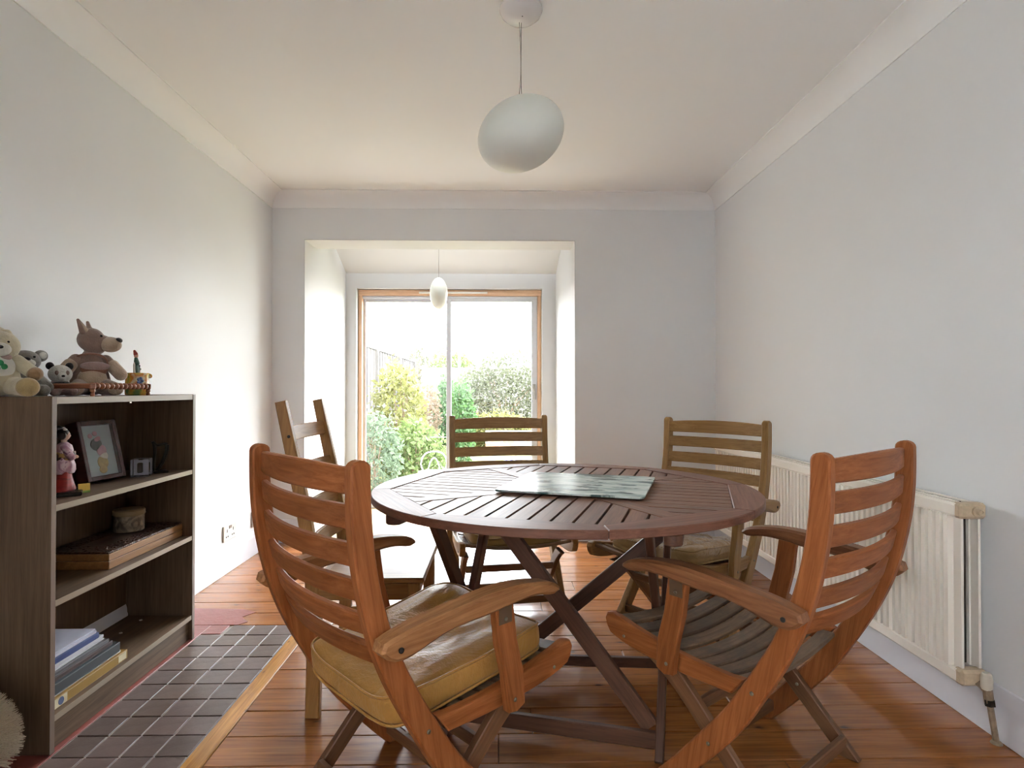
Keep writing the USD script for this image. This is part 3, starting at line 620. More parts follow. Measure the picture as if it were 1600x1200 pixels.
book('writing_pad', 'pale lilac white pad of paper on top of the stack', 'pad', 1.785, 2.025, -1.55, -1.338, .014, 'pad_white')

# carved box and tin on the middle shelf
wood('box_wood', '77502c', 'a87a4a', rough=.35, tone=.15); 
mat('carved_wood', {'tc': ('texture_coordinate', {}), 'v': ('voronoi_texture', {'scale': 95}), 'r': ('rgb_ramp', {'ramp': [(.1, lin('211511')), (.55, lin('4a3023'))]}), 'b': ('bump', {'strength': .9, 'distance': .004}), 'p': ('principled_bsdf', {'roughness': .28})},
    [('tc.object', 'v.vector'), ('v.distance', 'r.fac'), ('r.color', 'p.base_color'), ('v.distance', 'b.height'), ('b.normal', 'p.normal')])
wood('dark_board', '30201a', '543628', rough=.3)
cb = thing('wooden_box', 'long flat wooden box with a dark carved lid on the middle shelf', 'box', (-1.445, 2.305, .4373))
obj('base', bx((-.115, -.236, 0), (.115, .236, .027), .002), 'box_wood', cb, grain=(0, 1, 0), smooth=False)
ld = obj('lid', bx((-.115, -.236, .0285), (.115, .236, .052), .002), 'box_wood', cb, grain=(0, 1, 0), smooth=False)
obj('carved_border', [bx((-.113, -.234, .052), (.113, -.15, .0585), .002), bx((-.113, .15, .052), (.113, .234, .0585), .002), bx((-.113, -.15, .052), (-.05, .15, .0585), .002), bx((.05, -.15, .052), (.113, .15, .0585), .002)], 'carved_wood', ld, smooth=False)
obj('lid_panel', bx((-.05, -.15, .052), (.05, .15, .057), .0015), 'dark_board', ld, grain=(0, 1, 0), smooth=False)
# small carved scrolls on the lid
sc = []
q = random.Random(8)
for i in range(150):
    x_, y_ = q.uniform(-.108, .108), q.uniform(-.228, .228)
    if abs(x_) < .055 and abs(y_) < .155: continue
    sc.append(ell((x_, y_, .0585), (.006, .004, .0022), rotz(q.uniform(0, 180)), 1))
obj('carved_scrolls', sc, 'carved_wood', ld, smooth=True, kind='stuff')
mat('tin_print', {'tc': ('texture_coordinate', {}), 'n': ('noise_texture', {'scale': 26, 'detail': 4, 'distortion': 2.0}), 'r': ('rgb_ramp', {'ramp': [(.35, lin('54483c')), (.5, lin('7d7060')), (.65, lin('a2937c'))]}), 'p': ('principled_bsdf', {'roughness': .35})},
    [('tc.object', 'n.vector'), ('n.fac', 'r.fac'), ('r.color', 'p.base_color')])
plain('tin_lid', '8d7a58', .4)
tn = thing('round_tin', 'small round lidded tin with a swirl pattern on top of the carved box', 'tin', (-1.462, 2.395, .4965))
obj('body', lathe([(0, 0), (.050, 0), (.053, .004), (.053, .062), (0, .062)], 40), 'tin_print', tn)
obj('lid', lathe([(0, .0625), (.0555, .0625), (.056, .064), (.056, .080), (.053, .084), (.047, .083), (.045, .085), (0, .085)], 40), 'tin_lid', tn)
obj('lid_rim', sweep(np.c_[.056 * np.cos(np.linspace(0, 2 * np.pi, 40, endpoint=False)), .056 * np.sin(np.linspace(0, 2 * np.pi, 40, endpoint=False)), np.full(40, .066)], ring(.0018, 6), (0, 0, 1), closed=True), 'tin_lid', tn)

# doll in a kimono
def fabric(name, base, cols, scale=30, rough=.5):
    mat(name, {'tc': ('texture_coordinate', {}), 'n': ('noise_texture', {'scale': scale, 'detail': 3, 'distortion': 1.0}), 'r': ('rgb_ramp', {'ramp': [(p, lin(k)) for p, k in cols]}), 'p': ('principled_bsdf', {'roughness': rough, 'sheen_weight': .2})},
        [('tc.object', 'n.vector'), ('n.fac', 'r.fac'), ('r.color', 'p.base_color')])
fabric('kimono_pink', '', [(.35, 'a8788a'), (.5, 'c39aa6'), (.62, 'd9bfc4'), (.7, '8a5a78')], 40); fabric('kimono_red', '', [(.35, '7a1512'), (.6, 'b3281c'), (.72, 'c0563a')], 24); fabric('obi', '', [(.4, '2a2328'), (.55, '6b4a3a'), (.65, 'b08a4a')], 50)
plain('doll_skin', 'd8b9a4', .5); plain('doll_hair', '15110f', .35); plain('lacquer_black', '14110f', .25); plain('doll_white', 'd8d2cc', .5); plain('lip_red', 'a02820', .4); plain('gold_trim', 'b09040', .35, metal=.6)
dl = thing('kimono_doll', 'small doll in pink and red kimono standing at the left of the upper shelf', 'doll', (-1.395, 1.945, .7142), -58)      # faces to the right
obj('stand', bx((-.05, -.055, 0), (.05, .05, .012), .002), 'lacquer_black', dl, smooth=False)
n_ = 36; a = np.linspace(0, 2 * np.pi, n_, endpoint=False)
def robe(prof, off, wav, seed):
    V = []; F = []; k = len(prof)
    for i, (r, z_, ox, oy) in enumerate(prof):
        w = 1 + wav * np.sin(a * 7 + seed) * (1 - i / k) + wav * .6 * np.sin(a * 3 + 1 + seed)
        V.append(np.c_[r * w * np.cos(a) + ox, r * .82 * w * np.sin(a) + oy, np.full(n_, z_)])
    V = np.vstack(V + [np.array([[prof[0][2], prof[0][3], prof[0][1]], [prof[-1][2], prof[-1][3], prof[-1][1]]])])
    for i in range(k - 1):
        for b in range(n_):
            c_ = (b + 1) % n_; F += [(i * n_ + b, i * n_ + c_, (i + 1) * n_ + c_), (i * n_ + b, (i + 1) * n_ + c_, (i + 1) * n_ + b)]
    for b in range(n_):
        c_ = (b + 1) % n_; F += [(k * n_, c_, b), (k * n_ + 1, (k - 1) * n_ + b, (k - 1) * n_ + c_)]
    return V, fixw(V, np.array(F))
obj('red_underskirt', robe([(.046, .0125, -.004, -.006), (.044, .018, -.003, -.004), (.034, .035, 0, 0), (.028, .06, .002, 0), (.026, .085, .002, 0), (.022, .1, 0, 0)], 0, .06, 0), 'kimono_red', dl, smooth=True)
kb = obj('pink_kimono', join([robe([(.037, .068, -.008, -.004), (.040, .078, -.006, -.002), (.037, .095, 0, 0), (.030, .115, .002, 0), (.028, .128, .002, 0), (.031, .142, .002, 0), (.026, .158, 0, 0), (.012, .168, 0, 0)], 0, .04, 2), blob([((-.024, .004, .150), .012), ((-.040, .02, .118), .012)], .004, 6), blob([((.024, .004, .150), .012), ((.034, .022, .122), .011)], .004, 6)]), 'kimono_pink', dl, smooth=True)
obj('long_sleeve', (lambda vf: (vf[0][:, [0, 2, 1]] + (0, .014, 0), vf[1][:, ::-1]))(slab([(-.054, .124), (-.030, .128), (-.034, .072), (-.066, .062)], .010, .003)), 'kimono_pink', kb)
obj('obi_sash', lathe([(0, .112), (.031, .112), (.032, .116), (.032, .134), (.031, .138), (0, .138)], 30), 'obi', dl); obj('obi_bow', join([ell((-.012, -.034, .118), (.022, .012, .020)), ell((.012, -.034, .128), (.018, .011, .018))]), 'obi', dl, smooth=True)
hd = obj('head', blob([[((0, 0, .166), .007), ((0, 0, .176), .008)], [((0, .002, .190), (.0145, .0155, .018))], [((0, .016, .188), .003), ((0, .0125, .192), .003)]], .003, 5), 'doll_skin', dl, smooth=True)
obj('hair', join([ell((0, -.005, .196), (.0195, .0195, .0165)), ell((0, -.014, .212), (.012, .012, .010)), ell((-.017, -.004, .190), (.008, .012, .013)), ell((.017, -.004, .190), (.008, .012, .013))]), 'doll_hair', hd, smooth=True)
obj('hair_ornament', join([ell((-.014, -.004, .211), (.008, .008, .005)), ell((.012, .004, .209), (.006, .006, .004)), ell((-.023, -.010, .200), (.003, .004, .014))]), 'doll_white', hd, smooth=True)
obj('eye', join([ell((s_ * .006, .0165, .192), (.0022, .001, .0009), None, 1) for s_ in (-1, 1)]), 'doll_hair', hd); obj('mouth', ell((0, .0165, .182), (.0025, .0012, .0012), None, 1), 'lip_red', hd)
obj('hand', join([ell((-.030, .030, .118), (.006, .007, .005)), ell((.030, .034, .122), (.005, .007, .005))]), 'doll_skin', dl, smooth=True)
tagm = slab([(-.016, 0), (.016, 0), (.016, .03), (-.016, .03)], .0012, 0)
tag_ = thing('paper_tag', 'yellow and green paper tag hanging beside the kimono doll', 'tag', (-1.352, 1.978, .7144), 40)
obj('card', (lambda vf: (vf[0][:, [0, 2, 1]] @ rotx(-14).T + (0, 0, .0006), vf[1][:, ::-1]))(tagm), 'gold_trim', tag_); plain('tag_green', '7f9a3c', .5); obj('edge', (lambda vf: (vf[0][:, [0, 2, 1]] @ rotx(-14).T + (0, -.001, .0006), vf[1][:, ::-1]))(slab([(-.016, 0), (.016, 0), (.016, .007), (-.016, .007)], .0014, 0)), 'tag_green', tag_)

# shadow box picture leaning back
wood('frame_red', '2e1413', '4e2422', rough=.25, bump=.03); plain('picture_ground', '93a0a2', .6, noise=.04); plain('figure_rose', 'a87c80', .6, noise=.25, nscale=60); plain('figure_dark', '3b3a3c', .6); plain('figure_cream', 'c6bfae', .6, noise=.1, nscale=50); plain('figure_ochre', 'a58f52', .6, noise=.3, nscale=60); plain('backing', '1b1716', .7)
pf = thing('shadow_box_frame', 'dark red shadow box frame with a kimono figure picture on the upper shelf', 'picture frame', (-1.432, 2.205, .7148), 0)
PM_ = rotz(-9) @ roty(-13.5)      # leans back towards the wall
fw_, fh_, fd_ = .085, .218, .05
def pv(m): v, f = arr(m) if not isinstance(m, list) else join(m); return v @ PM_.T + (.012, 0, .0118), f
obj('frame_side', pv([bx((-fd_ + .002, -fw_, 0), (0, -fw_ + .016, fh_), .002), bx((-fd_ + .002, fw_ - .016, 0), (0, fw_, fh_), .002), bx((-fd_ + .002, -fw_ + .016, 0), (0, fw_ - .016, .016), .002), bx((-fd_ + .002, -fw_ + .016, fh_ - .016), (0, fw_ - .016, fh_), .002)]), 'frame_red', pf, smooth=False)
obj('back_board', pv(bx((-fd_, -fw_ + .001, .001), (-fd_ + .0019, fw_ - .001, fh_ - .001), 0)), 'backing', pf, smooth=False)
pg = obj('picture_ground', pv(bx((-.018, -fw_ + .0165, .0165), (-.016, fw_ - .0165, fh_ - .0165), 0)), 'picture_ground', pf, smooth=False)
E_ = lambda y_, z_, ry, rz, a_=0: ell((-.0155, y_, z_), (.0018, ry, rz), rotx(a_), 2)
obj('figure_hair', pv(join([E_(-.004, .172, .011, .009), E_(-.026, .164, .010, .009), E_(0, .148, .020, .010, 30)])), 'figure_rose', pg, smooth=True)
obj('figure_robe', pv(join([E_(-.006, .132, .026, .022, 20)])), 'figure_dark', pg, smooth=True); obj('figure_sleeve', pv(join([E_(.012, .108, .022, .022, -15)])), 'figure_rose', pg, smooth=True)
obj('figure_fan', pv(E_(.018, .088, .018, .016)), 'figure_cream', pg, smooth=True); obj('figure_skirt', pv(join([E_(.008, .064, .024, .024, 10), E_(.004, .038, .018, .014)])), 'figure_ochre', pg, smooth=True)
obj('pane', pv(bx((-.0045, -fw_ + .0165, .0165), (-.003, fw_ - .0165, fh_ - .0165), 0)), 'pane_glass', pf, smooth=False)
# glass cube, harp
gc = thing('glass_cube', 'clear glass cube with an engraved centre beside the shadow box frame', 'ornament', (-1.395, 2.362, .7143), 18)
obj('block', bx((-.031, -.031, 0), (.031, .031, .067), .002), 'clear_glass', gc, smooth=False); plain('engraving', 'c8c8d8', .6); plain('engraving_dark', '3a3030', .6)
obj('engraved_core', bx((-.012, -.006, .014), (.006, .014, .052), .003), 'engraving_dark', gc, smooth=False); obj('engraved_plate', bx((-.029, .0265, .003), (.029, .0285, .064), 0), 'engraving', gc, smooth=False)
plain('harp_dark', '23241f', .35, metal=.4)
hp = thing('harp_ornament', 'small dark harp shaped ornament in the right corner of the upper shelf', 'ornament', (-1.375, 2.452, .7143), 40)
obj('base', bx((-.024, -.02, 0), (.028, .02, .010), .002), 'harp_dark', hp, smooth=False)
fr_ = obj('harp_frame', join([tube(spline([(-.018, 0, .010), (-.020, 0, .06), (-.022, 0, .118), (-.026, 0, .128)], 14), .006), tube(spline([(-.022, 0, .124), (-.004, 0, .112), (.012, 0, .116), (.026, 0, .114)], 14), .005), tube(spline([(-.014, 0, .008), (.008, 0, .04), (.022, 0, .08), (.026, 0, .112)], 14), .007)]), 'harp_dark', hp)
obj('harp_strings', join([tube([(x_, 0, .016 + (x_ + .014) * 1.6), (x_, 0, .114)], .0006, 5) for x_ in np.linspace(-.012, .018, 7)]), 'harp_dark', hp)

# toys along the top
ZT = 1.029
def plushmat(name, c, dark=.2):
    k = lin(c); mat(name, {'tc': ('texture_coordinate', {}), 'n': ('noise_texture', {'scale': 130, 'detail': 4, 'roughness': .7}), 'n2': ('noise_texture', {'scale': 18, 'detail': 2}), 'r': ('rgb_ramp', {'ramp': [(.3, mul(k, 1 - dark)), (.7, mul(k, 1.12))]}), 'b': ('bump', {'strength': .7, 'distance': .006}), 'p': ('principled_bsdf', {'roughness': .9, 'sheen_weight': .5, 'sheen_roughness': .4, 'specular_ior_level': .15})},
        [('tc.object', 'n.vector'), ('tc.object', 'n2.vector'), ('n2.fac', 'r.fac'), ('r.color', 'p.base_color'), ('n.fac', 'b.height'), ('b.normal', 'p.normal')])
for n_i, c_i in (('fur_cream', 'c2b89b'), ('fur_tan', 'b09a6d'), ('fur_brown_paw', '9a7b5a'), ('fur_white', 'd4d2c8'), ('fur_grey', '8b8881'), ('fur_black', '231f20'), ('fur_brown', '8c7468'), ('fur_beige', 'b59f88'), ('fur_pink', 'a98f88'), ('cloth_lilac', '9a8f96'), ('cloth_rust', '8f6654')): plushmat(n_i, c_i)
plain('shamrock_green', '1f7a45', .7); plain('bead_black', '161312', .2)
# cream bear with a shamrock bib
tb_ = thing('plush_toy', 'cream plush bear with green shamrock on its white bib, left end of bookcase', 'plush toy', (-1.475, 1.792, ZT), 222, 'plush toys on top of the bookcase')
bd = obj('body', blob([[((0, 0, .052), (.052, .046, .05)), ((0, -.002, .095), (.040, .036, .035))], [((0, .006, .150), (.050, .048, .045))], [((-.04, .006, .105), .021), ((-.078, .035, .070), .019)], [((.04, .006, .105), .021), ((.078, .035, .070), .019)],
    [((-.034, .03, .030), .029), ((-.056, .105, .027), .026)], [((.034, .03, .030), .029), ((.056, .105, .027), .026)], [((0, .0, .190), .016)], [((-.016, .004, .186), .014)]], .006, 8), 'fur_cream', tb_, smooth=True)
obj('muzzle', ell((0, .048, .138), (.026, .018, .020)), 'fur_white', bd, smooth=True); obj('nose', ell((0, .066, .144), (.007, .005, .005)), 'bead_black', bd, smooth=True)
obj('eye', join([ell((s_ * .018, .046, .160), (.004,) * 3, None, 2) for s_ in (-1, 1)]), 'bead_black', bd, smooth=True)
bib = obj('bib', ell((0, .030, .088), (.036, .022, .036)), 'fur_white', bd, smooth=True)
for s_ in (-1, 1):
    obj('paw', ell((s_ * .080, .038, .068), (.021, .023, .021)), 'fur_brown_paw', bd, smooth=True); obj('foot', ell((s_ * .058, .117, .028), (.028, .020, .0275)), 'fur_tan', bd, smooth=True)
obj('bow', join([ell((-.014, .040, .116), (.014, .008, .009)), ell((.014, .040, .116), (.014, .008, .009))]), 'fur_pink', bd, smooth=True)
obj('shamrock', join([ell((dx_, .0515 - abs(dx_) * .1, .088 + dz_), (.0085, .0022, .0085), None, 2) for dx_, dz_ in ((-.009, 0), (.009, 0), (0, .011))] + [ell((.002, .0515, .077), (.002, .0018, .009), roty(-15), 2)]), 'shamrock_green', bd, smooth=True)
# grey plush
tg = thing('plush_toy', 'small grey plush animal with round ears slumped behind the cream bear', 'plush toy', (-1.505, 1.925, ZT), 228, 'plush toys on top of the bookcase')
bd = obj('body', blob([[((0, 0, .045), (.040, .036, .042)), ((0, 0, .075), .030)], [((0, .012, .112), (.040, .040, .034))], [((-.042, -.004, .130), .019)], [((.042, -.004, .130), .019)], [((-.03, .02, .06), .015), ((-.05, .06, .03), .014)], [((.03, .02, .06), .015), ((.05, .06, .03), .014)], [((-.02, .03, .02), .019), ((-.035, .075, .019), .018)], [((.02, .03, .02), .019), ((.035, .075, .019), .018)]], .006, 8), 'fur_grey', tg, smooth=True)
obj('muzzle', ell((.004, .048, .104), (.024, .015, .014)), 'fur_white', bd, smooth=True); obj('inner_ear', join([ell((s_ * .044, .012, .131), (.011, .006, .011), None, 2) for s_ in (-1, 1)]), 'fur_white', bd, smooth=True); obj('nose', ell((.004, .055, .116), (.010, .007, .007), None, 2), 'fur_black', bd, smooth=True); obj('eye', join([ell((s_ * .016, .048, .124), (.0035,) * 3, None, 1) for s_ in (-1, 1)]), 'bead_black', bd, smooth=True)
obj('scarf', ell((0, .012, .080), (.036, .034, .014)), 'cloth_lilac', bd, smooth=True)
# panda
tp = thing('plush_toy', 'small plush panda with black ears sitting inside the beaded frame', 'plush toy', (-1.478, 2.040, ZT), 228, 'plush toys on top of the bookcase')
UsdGeom.Xformable(tp).AddScaleOp().Set(Gf.Vec3f(.86, .86, .92))
bd = obj('body', blob([[((0, 0, .032), (.036, .034, .032))], [((-.03, .01, .036), .013), ((-.046, .036, .022), .013)], [((.03, .01, .036), .013), ((.046, .036, .022), .013)], [((-.018, .03, .016), .016), ((-.03, .06, .016), .016)], [((.018, .03, .016), .016), ((.03, .06, .016), .016)]], .005, 8), 'fur_pink', tp, smooth=True)
hd = obj('head', blob([[((0, .006, .080), (.040, .037, .034))], [((0, .036, .070), .016)]], .005, 8), 'fur_white', tp, smooth=True)
[obj('ear', ell((s_ * .031, -.002, .109), (.014, .009, .014), None, 2), 'fur_black', hd, smooth=True) for s_ in (-1, 1)]; obj('eye_patch', join([ell((s_ * .0165, .036, .084), (.007, .006, .009), None, 2) for s_ in (-1, 1)]), 'fur_brown', hd, smooth=True); obj('nose', ell((0, .052, .072), (.006, .004, .004), None, 2), 'bead_black', hd, smooth=True)
obj('collar', ell((0, .02, .046), (.03, .022, .008), None, 2), 'fur_black', bd, smooth=True)
# wolf
tw = thing('plush_toy', 'large brown plush wolf with a pale muzzle, the tallest toy on the bookcase', 'plush toy', (-1.464, 2.172, ZT), 222, 'plush toys on top of the bookcase')
HR = rotz(62)
def hp_(p): return tuple(HR @ np.array(p, float))
bd = obj('body', blob([[((0, -.006, .052), (.062, .056, .052)), ((0, -.004, .100), (.048, .042, .045)), ((0, 0, .140), .028)], [(hp_((0, 0, .200)), (.043, .043, .043)), (hp_((0, .012, .180)), .036)], [(hp_((0, .03, .190)), .030), (hp_((0, .060, .184)), .024)],
    [((-.044, .0, .128), .020), ((-.080, .022, .084), .020)], [((.044, .0, .128), .020), ((.080, .022, .084), .020)], [((-.034, .03, .032), .030), ((-.056, .095, .024), .024)], [((.034, .03, .032), .030), ((.056, .095, .024), .024)]], .007, 8), 'fur_brown', tw, smooth=True)
obj('muzzle', ell(hp_((0, .060, .184)), (.032, .036, .028), HR @ rotx(-4)), 'fur_beige', bd, smooth=True); obj('nose', ell(hp_((0, .088, .200)), (.015, .011, .009), HR @ rotx(-25)), 'fur_black', bd, smooth=True)
for s_ in (-1, 1):
    e_ = obj('ear', blob([[(hp_((s_ * .018, -.012, .234)), .009), (hp_((s_ * .042, -.012, .222)), .009), (hp_((s_ * .040, -.026, .266)), .005)]], .004, 4), 'fur_brown', bd, smooth=True); obj('inner_ear', blob([[(hp_((s_ * .022, -.002, .234)), .003), (hp_((s_ * .037, -.002, .226)), .003), (hp_((s_ * .037, -.018, .254)), .003)]], .004, 2), 'fur_beige', e_, smooth=True)
    obj('eye', ell(hp_((s_ * .020, .039, .213)), (.004,) * 3, None, 2), 'bead_black', bd, smooth=True)
    obj('paw', blob([[((s_ * .062, .012, .108), .0225), ((s_ * .086, .026, .076), .022)]], .005, 4), 'fur_beige', bd, smooth=True); obj('foot_sole', ell((s_ * .057, .112, .024), (.024, .011, .0225)), 'fur_beige', bd, smooth=True)
obj('belly', ell((0, .032, .056), (.045, .032, .045)), 'fur_beige', bd, smooth=True)
obj('shoulder_bag', join([ell((-.004, .040, .094), (.042, .016, .026)), tube(spline([(-.044, .03, .10), (-.03, .034, .14), (.0, .03, .148), (.034, .02, .142), (.05, -.01, .13)], 20), .004)]), 'cloth_rust', bd, smooth=True)
obj('bag_flap', ell((-.006, .047, .104), (.044, .015, .016)), 'fur_pink', bd, smooth=True)
# beaded wooden frame on little feet
wood('bead_wood', '6e4029', 'a2694a', rough=.28, tone=.15)
bf = thing('beaded_frame', 'low footed wooden frame with a rail of round beads, in front of the plush wolf', 'wooden frame', (-1.302, 1.94, ZT), 0)
c0, c1, c2, c3 = np.array([0, 0, .033]), np.array([.0, .302, .033]), np.array([-.185, .335, .033]), np.array([-.19, .055, .033])
for p_, q_ in ((c0, c3), (c3, c2), (c2, c1)): obj('rail', bar(p_, q_, .016, .017), 'bead_wood', bf, grain=q_ - p_)
obj('rail', tube([c0, c1], .004), 'bead_wood', bf, grain=(0, 1, 0))
for k in range(12):
    p_ = c0 + (c1 - c0) * (k + .8) / 12.6; obj('bead', ell(p_, (.0112, .0108, .0112), None, 2), 'bead_wood', bf, smooth=True)
for p_ in (c0, c1, c2, c3):
    obj('foot', lathe([(0, 0), (.006, 0), (.007, .006), (.005, .010), (.008, .016), (.007, .022), (.0095, .026), (.0095, .040), (.006, .043), (0, .043)], 14, (p_[0], p_[1], 0)), 'bead_wood', bf)
# pot of pencils
mat('pot_glaze', {'tc': ('texture_coordinate', {}), 'v': ('voronoi_texture', {'scale': 34}), 'n': ('noise_texture', {'scale': 22, 'detail': 3}), 'r': ('rgb_ramp', {'ramp': [(.28, lin('3f6b46')), (.38, lin('6d8a3c')), (.46, lin('c7a640')), (.54, lin('c87a32')), (.62, lin('d8cfa6')), (.72, lin('7d7f96'))], 'interpolate': True}), 'p': ('principled_bsdf', {'roughness': .22})},
    [('tc.object', 'n.vector'), ('n.fac', 'r.fac'), ('r.color', 'p.base_color')])
pot = thing('pencil_pot', 'colourful glazed pot holding pencils at the right end of the bookcase top', 'pot', (-1.392, 2.325, ZT), 0)
obj('body', lathe([(0, 0), (.036, 0), (.040, .003), (.041, .02), (.0395, .05), (.0385, .074), (.0405, .080), (.0405, .085), (.037, .085), (.0355, .078), (.037, .02), (.034, .008), (0, .008)], 40), 'pot_glaze', pot)
for s_ in (-1, 1): obj('lug', ell((s_ * .033, s_ * .026, .074), (.009, .007, .009), None, 2), 'pot_glaze', pot, smooth=True)
obj('applied_flower', join([ell((.029 + .009 * math.cos(q) * .5, -.029 + .009 * math.cos(q) * .5, .055 + .009 * math.sin(q)), (.006, .006, .006), None, 2) for q in np.arange(5) * 1.257]), 'label_blue', pot, smooth=True)
plain('pen_green', '1f4a38', .4); plain('pen_red', 'a83c30', .4); plain('pencil_pale', 'b9b8ae', .4); plain('pencil_skin', 'd4a08a', .5)
p0 = np.array((-1.392, 2.325, ZT + .0085))
def pencil(name, label, d, dirv, L, r, m, top):
    dirv = np.array(dirv, float); dirv /= np.linalg.norm(dirv); b = p0 + np.array([d[0], d[1], 0]); t = thing(name, label, 'pencil', b)
    obj('shaft', tube([(0, 0, r), dirv * L * .5 + (0, 0, r), dirv * L + (0, 0, r)], r, 7), m, t); top(t, dirv * L + (0, 0, r)); return t
pencil('pencil', 'pale pencil at the left of the pencil pot', (.0, -.018), (.03, -.06, 1), .105, .0036, 'pencil_pale', lambda t, e: obj('tip', lathe([(0, 0), (.0036, 0), (.001, .010), (0, .010)], 8, e), 'doll_white', t))
pencil('figure_pen', 'green pen topped with a little red capped figure in the pencil pot', (.006, .0), (-.05, -.04, 1), .108, .006, 'pen_green', lambda t, e: (obj('figure_body', blob([[(e + (0, 0, 0), .010), (e + (0, -.004, .018), .006)]], .004, 4), 'pen_green', t, smooth=True), obj('figure_head', ell(e + (0, -.004, .029), (.0075, .0075, .009)), 'pencil_skin', t, smooth=True), obj('figure_cap', blob([[(e + (-.001, -.005, .035), .0075), (e + (-.003, -.009, .047), .004)]], .003, 4), 'pen_red', t, smooth=True)))
pencil('pen', 'dark green pen leaning right in the pencil pot', (-.004, .012), (-.03, .10, 1), .098, .0045, 'pen_green', lambda t, e: obj('cap', tube([e, e + (0, .001, .006)], .0048, 7), 'lacquer_black', t))
pencil('pencil', 'grey topped pencil at the right of the pencil pot', (-.006, .016), (-.05, .14, 1), .088, .0055, 'pencil_skin', lambda t, e: obj('tip', ell(e, (.009, .007, .006), None, 2), 'fur_grey', t, smooth=True))

# ------------------------------------------------------------------ radiator
RY0, RY1, RZ0, RZ1 = 1.815, 3.885, .150, .700
rd = thing('radiator', 'long cream double panel radiator on the right wall', 'radiator', (1.508, (RY0 + RY1) / 2, 0))
ro = np.array([1.508, (RY0 + RY1) / 2, 0])
def flute(x, d):
    n = int((RY1 - RY0 - .03) / .0333); P = []; y0 = RY0 + .02
    for i in range(n):
        b = y0 + i * .0333; P += [(x, b + .001), (x, b + .0105), (x - d, b + .0125), (x - d, b + .0310)]
    P = [(x, RY0)] + P + [(x, RY1), (x + .008, RY1), (x + .008, RY0)]
    v, f = slab(P, RZ1 - RZ0 - .084, 0); return v + (0, 0, (RZ0 + RZ1) / 2) - ro, f
obj('front_panel', flute(1.4165, .0175), 'rad_paint', rd, smooth=False)
obj('back_panel', flute(1.470, .004), 'rad_paint', rd, smooth=False)
for x in (1.400, 1.468):
    for z0, z1 in ((RZ0, RZ0 + .042), (RZ1 - .042, RZ1)):
        obj('header', bx(np.array((x, RY0, z0)) - ro, np.array((x + .020, RY1, z1)) - ro, .007), 'rad_paint', rd)
obj('top_rail', [bx(np.array((x, RY0 + .02, RZ1 - .004)) - ro, np.array((x + .006, RY1 - .02, RZ1 + .004)) - ro, .002) for x in (1.424, 1.458)], 'rad_paint', rd, smooth=False)
obj('top_grille', [bx(np.array((1.432, RY0 + .05 + i * .06, RZ1 - .006)) - ro, np.array((1.456, RY0 + .09 + i * .06, RZ1 - .002)) - ro, 0) for i in range(33)], 'rad_dark', rd, smooth=False)
obj('inner_fins', bx(np.array((1.432, RY0 + .03, RZ0 + .05)) - ro, np.array((1.455, RY1 - .03, RZ1 - .05)) - ro, 0), 'rad_dark', rd, smooth=False)
for yy in (RY0, RY1):
    s = -1 if yy == RY0 else 1
    for zz in (RZ0 + .021, RZ1 - .021):
        obj('end_joint', bx(np.array((1.402, yy - .018 if s < 0 else yy - .022, zz - .024)) - ro, np.array((1.486, yy + .022 if s < 0 else yy + .018, zz + .024)) - ro, .008), 'rad_aged', rd)
    obj('bleed_plug', xf(lathe([(0, 0), (.016, 0), (.016, .006), (.010, .008), (.010, .020), (.006, .020), (.006, .016), (0, .016)], 12), rotx(90 if s < 0 else -90), np.array((1.452, yy + s * .018, RZ1 - .021)) - ro), 'rad_aged', rd)
obj('bracket', [bx(np.array((1.488, y_ - .02, RZ0 + .04)) - ro, np.array((1.5075, y_ + .02, RZ1 - .05)) - ro, 0) for y_ in (2.1, 2.85, 3.6)], 'rad_paint', rd, smooth=False)
rv = thing('radiator_valve', 'aged white radiator valve and pipe at the near end of the radiator', 'valve', (1.470, 1.760, 0))
vo = np.array((1.470, 1.760, 0))
obj('supply_pipe', tube(np.array([(1.474, 1.757, .0), (1.470, 1.765, .06), (1.466, 1.772, .118)]) - vo, .0085, 10), 'copper_paint', rv)
obj('valve_body', join([tube(np.array([(1.466, 1.773, .112), (1.463, 1.776, .155)]) - vo, .013, 10), tube(np.array([(1.463, 1.776, .142), (1.450, 1.797, .162)]) - vo, .009, 10)]), 'copper_paint', rv)
obj('nut', sweep(np.array([(1.467, 1.771, .104), (1.466, 1.773, .122)]) - vo, ring(.0145, 6), (0, 1, 0)), 'dark_metal', rv, smooth=False)
obj('valve_head', xf(lathe([(0, 0), (.013, 0), (.0155, .006), (.0165, .03), (.0135, .046), (.010, .050), (0, .050)], 16), None, np.array((1.462, 1.777, .150)) - vo), 'valve_white', rv)
obj('floor_collar', lathe([(0, 0), (.016, 0), (.013, .006), (.009, .008), (0, .008)], 14, (.004, -.003, 0)), 'copper_paint', rv)

